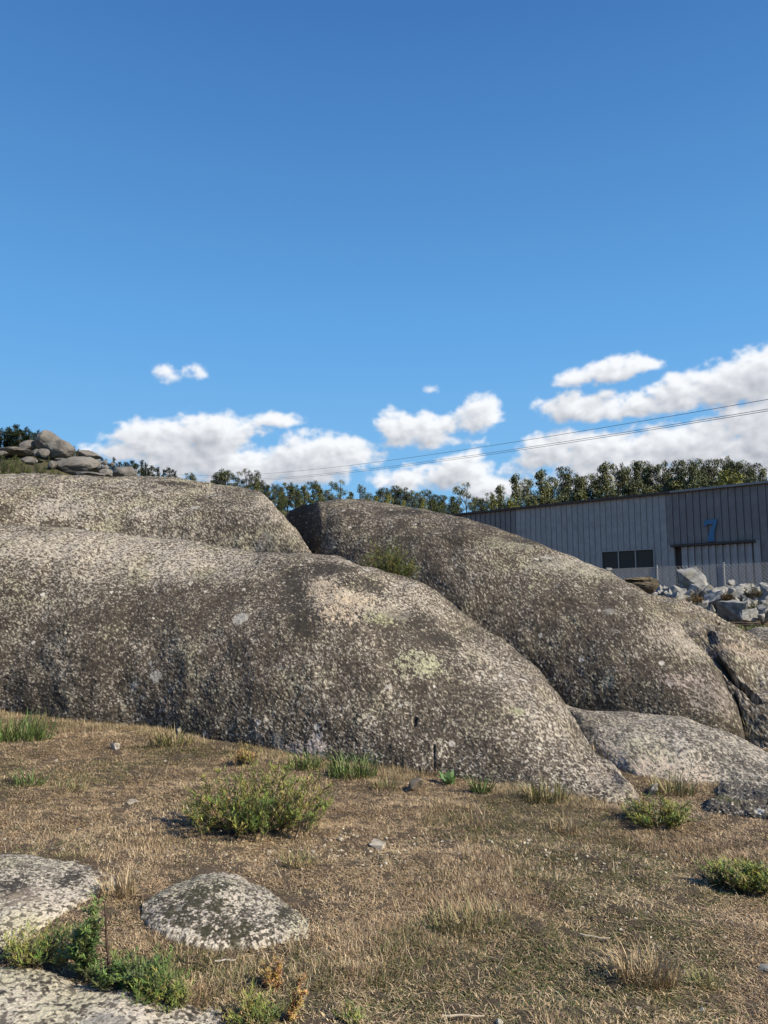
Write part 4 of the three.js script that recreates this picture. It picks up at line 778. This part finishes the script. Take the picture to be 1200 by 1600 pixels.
  const drop = (x, z, s, bright = 0) => { if (!blocked(x, z, -.02)) list.push([x, terrain(x, z) + s * .25, z, s, bright]); };
  for (const [px, py, sx, sz, n] of patch) { const p = onGround(px, py); for (let i = 0; i < n * .7; i++) { const u = (r() + r() + r() - 1.5), v = (r() + r() + r() - 1.5); drop(p.x + u * sx * 1.2, p.z + v * sz * 3, .004 + .018 * r() ** 3, 1); } }
  for (let i = 0; i < 800; i++) { const a = (r() * 2 - 1) * .58, D = Math.sqrt(lerp(4, 130, r())); drop(Math.sin(a) * D, -Math.cos(a) * D, .006 + .02 * r() ** 4); }
  const m = new THREE.InstancedMesh(gp, stoneMat, list.length); m.name = 'gravel';
  list.forEach((v, i) => { Q.setFromEuler(E.set(r() * 6, r() * 6, 0)); m.setMatrixAt(i, M.compose(P.set(v[0], v[1], v[2]), Q, S.set(v[3] * 1.6, v[3] * 1.2, v[3] * 1.6))); const f = v[4] ? .6 + .35 * r() : .4 + .35 * r(); m.setColorAt(i, C.setRGB(f, f * .9, f * .72)); });
  m.castShadow = m.receiveShadow = true; m.userData = { label: 'small pale gravel scattered over bare patches of ground', category: 'gravel', kind: 'stuff' }; scene.add(m);
}

// ---------------------------------------------------------------- trees: trunk, limbs and a crown of leaf clumps
function treeShape(seed, o) {
  const r = rng(seed), tp = [], tc = [], lp = [], lc = [], H = 10, bark = o.bark ?? [.16, .13, .1];
  const trunk = []; for (let i = 0; i <= 8; i++) trunk.push(new THREE.Vector3((r() - .5) * .35 * i / 8, H * .93 * i / 8 - .4, (r() - .5) * .35 * i / 8));
  tube(trunk, .2, .04, 6, tp, tc, bark);
  const lobes = [], n = o.lobes;
  for (let i = 0; i < n; i++) {
    const t = lerp(o.low, 1, (i + r() * .8) / n), y = H * t * .97, a = r() * 6.283, prof = o.profile(t), q = prof * (.35 + .65 * r());
    const c = new THREE.Vector3(Math.cos(a) * q, y, Math.sin(a) * q), k = Math.min(7, Math.floor(t * .8 * 8)), from = trunk[k];
    if (r() < .7) { const mid = from.clone().lerp(c, .5); mid.y -= .2; tube([from, mid, c], .06, .015, 4, tp, tc, bark); }
    lobes.push([c, (o.lobe ?? 1.1) * (.6 + .6 * r()) * (.55 + .5 * prof / o.wide), r()]);
  }
  for (const [c, R, u] of lobes) {
    const g = o.greens[Math.floor(u * o.greens.length)], m = Math.floor(o.leaves * 1.35 * R * R);
    for (let i = 0; i < m; i++) {
      const a = r() * 6.283, z = r() * 2 - 1, q = Math.sqrt(1 - z * z), d = R * (.45 + .6 * r()), x = c.x + Math.cos(a) * q * d, y = c.y + z * d * .8, zz = c.z + Math.sin(a) * q * d, L = (o.leaf ?? .27) * (.6 + .8 * r()), b = r() * 6.283, e = o.droop ? -.3 - .9 * r() : r() * 2 - 1, k = .7 + .6 * r();
      rhomb(x, y, zz, Math.cos(b) * L, e * L, Math.sin(b) * L, L * .42, lp, lc, [g[0] * k, g[1] * k, g[2] * k]);
    }
  }
  return { trunk: geom(tp, null, tc), crown: geom(lp, null, lc) };
}
const EUC = [[.09, .105, .05], [.11, .125, .055], [.07, .085, .042], [.14, .145, .06]], PINE = [[.05, .075, .034], [.065, .09, .04], [.08, .1, .042]], BUSH = [[.1, .125, .04], [.13, .15, .045], [.08, .1, .032]], YEL = [[.22, .22, .05], [.18, .185, .045]];
const proto = {
  euc0: { lobes: 40, low: .34, wide: 2.2, profile: t => 2.2 * Math.sin(Math.PI * clamp((t - .2) / .85, 0, 1)) ** .7, leaves: 210, greens: EUC, droop: true, lobe: 0.8 },
  euc1: { lobes: 34, low: .42, wide: 1.8, profile: t => 1.8 * (t < .75 ? .8 : 1 - (t - .75) * 2.2), leaves: 210, greens: EUC, droop: true, lobe: 0.75 },
  euc2: { lobes: 46, low: .2, wide: 1.9, profile: t => 1.9 * (1.05 - t) ** .6, leaves: 200, greens: EUC, droop: true, lobe: 0.8 },
  euc3: { lobes: 20, low: .5, wide: 2.6, profile: t => 2.6 * (t > .92 ? .3 : .95), leaves: 190, greens: EUC, droop: true, lobe: 0.7 },
  pine0: { lobes: 40, low: .18, wide: 1.9, profile: t => 1.9 * (1.02 - t) + .15, leaves: 130, greens: PINE, leaf: .38, lobe: 0.75 },
  pine1: { lobes: 30, low: .35, wide: 2.0, profile: t => 2 * Math.sin(Math.PI * clamp((t - .15) / .95, 0, 1)), leaves: 130, greens: PINE, leaf: .38, lobe: 0.8 },
  bush0: { lobes: 40, low: .08, wide: 3.6, profile: t => 3.6 * Math.sqrt(Math.max(.02, 1.02 - t * t)), leaves: 80, greens: BUSH, leaf: .38, lobe: 1.1 },
  bush1: { lobes: 40, low: .08, wide: 3.4, profile: t => 3.4 * Math.sqrt(Math.max(.02, 1.02 - t * t)), leaves: 80, greens: YEL, leaf: .38, lobe: 1.1 },
};
const crownMats = [[1, 1, 1], [.8, .82, .85], [1.25, 1.2, 1], [1.1, 1.12, 1.1]].map(c => { const m = leafMat.clone(); m.color.setRGB(...c); return m; });
let si = 500; const made = {};
for (const k in proto) made[k] = treeShape(si++, proto[k]);
const rt = rng(321);
function tree(kind, px, py, D, name, label, group, wide = 1) {     // top of the crown at that pixel, foot on the terrain
  const p = at(px, py, D), base = terrain(p.x, p.z), h = Math.max(2.5, (p.y - base) * 1.04), t = thing(name, label, name.includes('bush') ? 'bush' : 'tree', group);
  part('trunk', made[kind].trunk, barkMat, t); part('crown', made[kind].crown, crownMats[Math.floor(rt() * 4)], t);
  t.position.set(p.x, base - .1, p.z); t.rotation.y = rt() * 6.28; const s = h / 10, w = s * wide * (.9 + .25 * rt()); t.scale.set(w, s, w);
  return t;
}
const LR = 'eucalyptus tree in the dense row behind the warehouse roof', LM = 'eucalyptus tree on the skyline between the domes and the boulder hill', LL = 'dark pine tree on the slope right of the hill boulders', LP = 'dark pine tree standing left of the hill boulders';
for (const [px, py, k] of [[752, 779, 'euc2'], [766, 770, 'euc0'], [782, 762, 'euc2'], [806, 738, 'euc2'], [824, 748, 'euc0'], [846, 733, 'euc2'], [862, 748, 'euc0'], [880, 733, 'euc1'], [896, 744, 'euc0'], [916, 740, 'euc0'], [932, 738, 'euc1'], [946, 721, 'euc2'], [964, 727, 'euc1'], [980, 732, 'euc2'], [992, 721, 'euc2'], [1003, 722, 'euc1'], [1018, 728, 'euc0'], [1036, 725, 'euc0'], [1060, 717, 'euc1'], [1076, 724, 'euc0'], [1090, 717, 'euc0'], [1110, 720, 'euc1'], [1132, 715, 'euc1'], [1148, 722, 'euc0'], [1160, 721, 'euc0'], [1176, 722, 'euc1'], [1196, 728, 'euc0'], [1216, 722, 'euc1'], [1240, 720, 'euc0']])
  tree(k, px, py + 9 * (rt() - .55), 160 + 24 * rt(), 'eucalyptus_tree', LR, 'eucalyptus row behind the warehouse', .8);
for (const [px, py, k] of [[790, 775, 'euc0'], [836, 768, 'euc0'], [872, 770, 'euc0'], [905, 764, 'euc2'], [950, 760, 'euc0'], [985, 752, 'euc2'], [1022, 752, 'euc0'], [1055, 748, 'euc2'], [1095, 744, 'euc0'], [1128, 738, 'euc0'], [1165, 742, 'euc0'], [1190, 745, 'euc2']])
  tree(k, px, py + 5, 140 + 10 * rt(), 'eucalyptus_tree', 'younger eucalyptus tree low in front of the row behind the warehouse', 'young eucalyptus before the row', 1.3);
for (const [px, py] of [[770, 782], [800, 778], [1140, 736]]) tree('bush1', px, py, 138, 'yellow_green_bush', px > 1000 ? 'yellow green tree among the eucalyptus above the warehouse door' : 'yellow green bush at the left end of the warehouse row', px > 1000 ? undefined : 'yellow green bushes left of the warehouse', .8);
for (const [px, py, k] of [[340, 738, 'euc1'], [352, 733, 'euc1'], [372, 736, 'euc3'], [386, 732, 'euc3'], [398, 745, 'euc0'], [407, 750, 'euc0'], [418, 757, 'euc2'], [430, 756, 'euc0'], [441, 760, 'euc2'], [450, 754, 'euc1'], [462, 758, 'euc0'], [476, 758, 'euc2'], [490, 752, 'euc1'], [502, 768, 'euc0'], [514, 764, 'euc0'], [548, 768, 'euc2'], [576, 770, 'euc0'], [597, 762, 'euc1'], [609, 764, 'euc1'], [618, 759, 'euc1'], [631, 762, 'euc0'], [643, 765, 'euc3'], [656, 768, 'euc0'], [668, 764, 'euc3'], [680, 772, 'euc0'], [692, 773, 'euc0'], [706, 775, 'euc2'], [742, 776, 'euc0'], [716, 782, 'euc0']])
  tree(k, px, py, 220 + 20 * rt(), 'eucalyptus_tree', LM, 'eucalyptus trees on the middle skyline', 1.05);
tree('euc3', 532, 749, 222, 'eucalyptus_tree', 'taller open crowned eucalyptus on the skyline above the top of the right dome', undefined, .9);
tree('euc3', 563, 756, 225, 'eucalyptus_tree', 'slim open crowned eucalyptus just right of the taller one on the middle skyline', undefined, .7);
tree('euc3', 728, 753, 215, 'eucalyptus_tree', 'lone tall eucalyptus with a gap in its crown, left of the warehouse row', undefined, .85);
tree('euc0', 297, 739, 235, 'eucalyptus_tree', 'small lone eucalyptus at the foot of the boulder hill', undefined, 1.1);
for (const [px, py] of [[587, 776], [608, 773], [660, 783], [630, 782]]) tree('bush1', px, py, 205, 'yellow_green_bush', 'yellow green bush on the skyline behind the right dome', 'yellow green bushes behind the right dome', .55);
for (const [px, py] of [[520, 778], [545, 780], [570, 780], [690, 786], [710, 788], [675, 782], [440, 775], [470, 775], [495, 776]]) tree('bush0', px, py, 208, 'dark_bush', 'dark green bush below the eucalyptus on the middle skyline', 'bushes on the middle skyline', .8);
for (const [px, py] of [[-60, 676], [-40, 672], [-22, 673], [-8, 674], [2, 671], [13, 669], [23, 664], [32, 672], [41, 668], [50, 676], [60, 673], [-30, 668], [8, 675], [27, 673], [17, 674], [36, 676], [46, 672], [55, 677]])
  tree(rt() < .6 ? 'pine0' : 'pine1', px, py, 306 + 14 * rt(), 'pine_tree', LP, 'pines left of the hill boulders', 1.2);
for (const [px, py] of [[116, 697], [123, 701], [158, 714], [166, 717], [178, 715], [186, 722], [196, 722], [205, 720], [213, 724], [222, 719], [228, 724], [238, 728], [247, 730], [256, 734], [265, 731], [274, 736], [170, 724], [232, 731]])
  tree(rt() < .5 ? 'pine0' : 'pine1', px, py, 296 + 10 * rt(), 'pine_tree', px < 130 ? 'small pine tip peeping out beside the top hill boulders' : LL, px < 130 ? 'pine tips beside the hill boulders' : 'pines right of the hill boulders', px < 130 ? .6 : 1.2);
for (const [px, py] of [[-40, 716], [-20, 720], [2, 712], [14, 718], [25, 712], [36, 722], [46, 728], [58, 724], [70, 728], [82, 732], [8, 728], [24, 730], [92, 736]])
  tree('bush0', px, py, 262 + 8 * rt(), 'green_bush', 'round green bush on the slope below the hill boulders', 'green bushes below the hill boulders', .62);
for (const [px, py, w] of [[88, 712, .6], [104, 708, .5], [118, 706, .5], [108, 736, .7], [128, 734, .6], [152, 736, .6], [60, 706, .5], [76, 716, .6], [168, 728, .5]])
  tree('bush0', px, py, 288, 'heath_bush', 'low dark heath bush growing between the hill boulders', 'heath bushes between the hill boulders', w);

// ---------------------------------------------------------------- boulders on the far hill
{
  const bould = (seed, w, h, d, sq) => {
    const g = new THREE.IcosahedronGeometry(1, 12), P = g.attributes.position, col = [], uv = [], rp = rng(seed * 13 + 1), planes = [];
    for (let i = 0; i < 9; i++) { const v = new THREE.Vector3(rp() - .5, rp() - .45, rp() - .3).normalize(); planes.push([v.x, v.y, v.z, .72 + .2 * rp()]); }
    for (let i = 0; i < P.count; i++) {
      let x = P.getX(i), y = P.getY(i), z = P.getZ(i); const s = v => Math.sign(v) * Math.abs(v) ** sq, k = 1 + .16 * n3(x * 1.3 + seed, y * 1.3, z * 1.3) + .05 * n3(x * 4, y * 4 + seed, z * 4);
      x = s(x) * k; y = s(y) * k; z = s(z) * k;
      for (const [a, b, c, d] of planes) { const q = x * a + y * b + z * c - d; if (q > 0) { x -= a * q * .88; y -= b * q * .88; z -= c * q * .88; } }
      { const f = 1 + .045 * n3(x * 5 + seed, y * 5, z * 5) + .02 * n3(x * 13, y * 13 + seed, z * 13); x *= f; y *= f; z *= f; }
      P.setXYZ(i, x * w / 2, y * h / 2, z * d / 2);
      const c = clamp(.5 + .9 * fbm(x * 1.6 + seed, y * .7, z * 1.6, 4) + .35 * n3(x * 9, y * 9, z * 9 + seed), 0, 1); col.push(lerp(.1, .29, c), lerp(.092, .27, c), lerp(.084, .245, c)); uv.push(x * 3, y * 3 + z);
    }
    g.setAttribute('color', new THREE.Float32BufferAttribute(col, 3)); g.setAttribute('uv', new THREE.Float32BufferAttribute(uv, 2)); g.computeVertexNormals();
    return toCreasedNormals(g, .7);
  };
  for (const [px, py, w, h, D, sq, turn, label] of [
    [76, 690, 33, 27, 296, .72, .5, 'tall rounded boulder on top of the far hill, dark on its left side'],
    [95, 702, 38, 25, 290, .9, .1, 'large egg shaped boulder leaning below the tallest hill boulder'],
    [44, 697, 21, 15, 298, .7, .3, 'squarish boulder before the pines on the far hill'],
    [124, 730, 70, 24, 284, .7, .2, 'long streaked rock slab below the hill boulders'],
    [196, 739, 36, 20, 262, .8, .2, 'grey hump backed boulder at the right foot of the far hill'],
    [68, 708, 15, 11, 286, .85, .4, 'small pale boulder under the egg shaped boulder'],
    [58, 708, 9, 10, 288, .8, .9, 'little pale boulder at the left of the egg shaped boulder'],
    [45, 720, 20, 11, 276, .9, .2, 'pale rounded boulder half hidden by the green bushes'],
    [138, 712, 34, 12, 292, .8, .2, 'flat rock on the hill ridge right of the egg shaped boulder'],
    [26, 706, 44, 9, 294, .8, .1, 'long flat rock sheet under the squarish boulder'],
    [2, 709, 16, 6, 290, .8, .1, 'flat grey rock at the left edge of the far hill'],
    [166, 739, 19, 11, 270, .8, .5, 'pale block against the hump backed boulder'],
    [164, 731, 11, 8, 276, .85, .2, 'round pale boulder above the pale block'],
    [156, 731, 7, 8, 278, .8, .2, 'small upright pale boulder left of the round pale one'],
    [164, 723, 7, 7, 284, .85, .2, 'small round boulder on the ridge before the right pines'],
    [174, 726, 8, 6, 282, .85, .2, 'tiny round boulder between ridge and right pines'],
    [97, 719, 22, 5, 285, .75, .1, 'thin shelf of rock over the long streaked slab'],
    [82, 726, 12, 10, 280, .75, .1, 'broken block at the left end of the streaked slab'],
    [150, 724, 16, 10, 286, .8, .3, 'rounded ledge at the right end of the streaked slab'],
    [140, 742, 40, 8, 268, .8, .3, 'low rock hump just above the back dome skyline'],
  ]) { const k = D / F * Math.hypot(1, (px - 600) / F) * .97; const m = single('hill_boulder', bould(px, w * k * 1.06, h * k * 1.14, w * k * .85, sq), stoneMat, label, 'boulder', 'boulders on the far hill'); m.position.copy(at(px, py, D)); m.rotation.y = turn; }
  // the ridge they stand on
}

// ---------------------------------------------------------------- power lines on two poles outside the view
{
  const wm = new THREE.MeshStandardMaterial({ color: new THREE.Color().setRGB(.05, .055, .06), roughness: .6 });
  // each wire passes three surveyed points
  const wires = [[[277, 741], [720, 703.5], [1200, 624], 'upper single power line crossing the sky'], [[277, 748], [720, 714], [1200, 639], 'top wire of the lower pair of power lines'], [[277, 750], [720, 716.6], [1200, 642], 'bottom wire of the lower pair of power lines']];
  const ends = [];
  wires.forEach(([a, b, c, label], i) => {
    const A = at(a[0], a[1], 250), C = at(c[0], c[1], 62);
    // the middle point lies in the vertical plane through A and C
    const [bz] = sight(b[0], b[1]), dx = Math.sin(bz), dz = -Math.cos(bz), den = dx * (C.z - A.z) - dz * (C.x - A.x), s = (dz * A.x - dx * A.z) / den;
    const Bx = lerp(A.x, C.x, s), Bz = lerp(A.z, C.z, s), B = at(b[0], b[1], Math.hypot(Bx, Bz));
    const y = t => A.y * (t - s) * (t - 1) / (s) + B.y * t * (t - 1) / (s * (s - 1)) + C.y * t * (t - s) / (1 - s);
    const pts = []; for (let k = -3; k <= 46; k++) { const t = k / 40; pts.push(new THREE.Vector3(lerp(A.x, C.x, t), y(t), lerp(A.z, C.z, t))); }
    ends.push([pts[0], pts.at(-1)]);
    single('power_line', new THREE.TubeGeometry(new THREE.CatmullRomCurve3(pts), 90, .021, 5), wm, label, 'power line');
  });
  const wood = new THREE.MeshStandardMaterial({ color: new THREE.Color().setRGB(.2, .17, .14), roughness: .9 });
  for (const e of [0, 1]) {
    const x = (ends[0][e].x + ends[1][e].x) / 2, z = (ends[0][e].z + ends[1][e].z) / 2, top = Math.max(...ends.map(p => p[e].y)) + .4, y0 = terrain(x, z) - .4;
    const t = thing('utility_pole', e ? 'wooden utility pole carrying the lines beyond the right edge' : 'wooden utility pole carrying the lines behind the left dome', 'pole'); t.position.set(x, y0, z);
    const p = part('pole', new THREE.CylinderGeometry(.12, .17, top - y0, 10), wood, t); p.position.y = (top - y0) / 2;
    ends.forEach(pt => { const q = pt[e], bar = part('insulator', new THREE.CylinderGeometry(.05, .05, Math.max(.3, Math.hypot(q.x - x, q.z - z)), 6), wood, t); const dir = new THREE.Vector3(q.x - x, 0, q.z - z); bar.position.set((q.x - x) / 2, q.y - y0, (q.z - z) / 2); if (dir.length() > .01) bar.quaternion.setFromUnitVectors(new THREE.Vector3(0, 1, 0), dir.normalize()); });
  }
}

// alike trees told apart by their place in the row
{
  const tens = ['', '', 'twenty', 'thirty'], ones = ['', 'first', 'second', 'third', 'fourth', 'fifth', 'sixth', 'seventh', 'eighth', 'ninth', 'tenth', 'eleventh', 'twelfth', 'thirteenth', 'fourteenth', 'fifteenth', 'sixteenth', 'seventeenth', 'eighteenth', 'nineteenth'];
  const word = n => n < 20 ? ones[n] : n % 10 ? `${tens[Math.floor(n / 10)]}-${ones[n % 10]}` : { 20: 'twentieth', 30: 'thirtieth' }[n];
  const rows = {};
  for (const o of scene.children) if (o.userData.group && ['tree', 'bush', 'stone'].includes(o.userData.category)) (rows[o.userData.label] ??= []).push(o);
  for (const l in rows) if (rows[l].length > 1) rows[l].sort((a, b) => a.position.x / -a.position.z - b.position.x / -b.position.z).forEach((o, i) => { o.userData.label = `${word(i + 1)} from left, ${l}`; });
}

renderer.render(scene, camera);
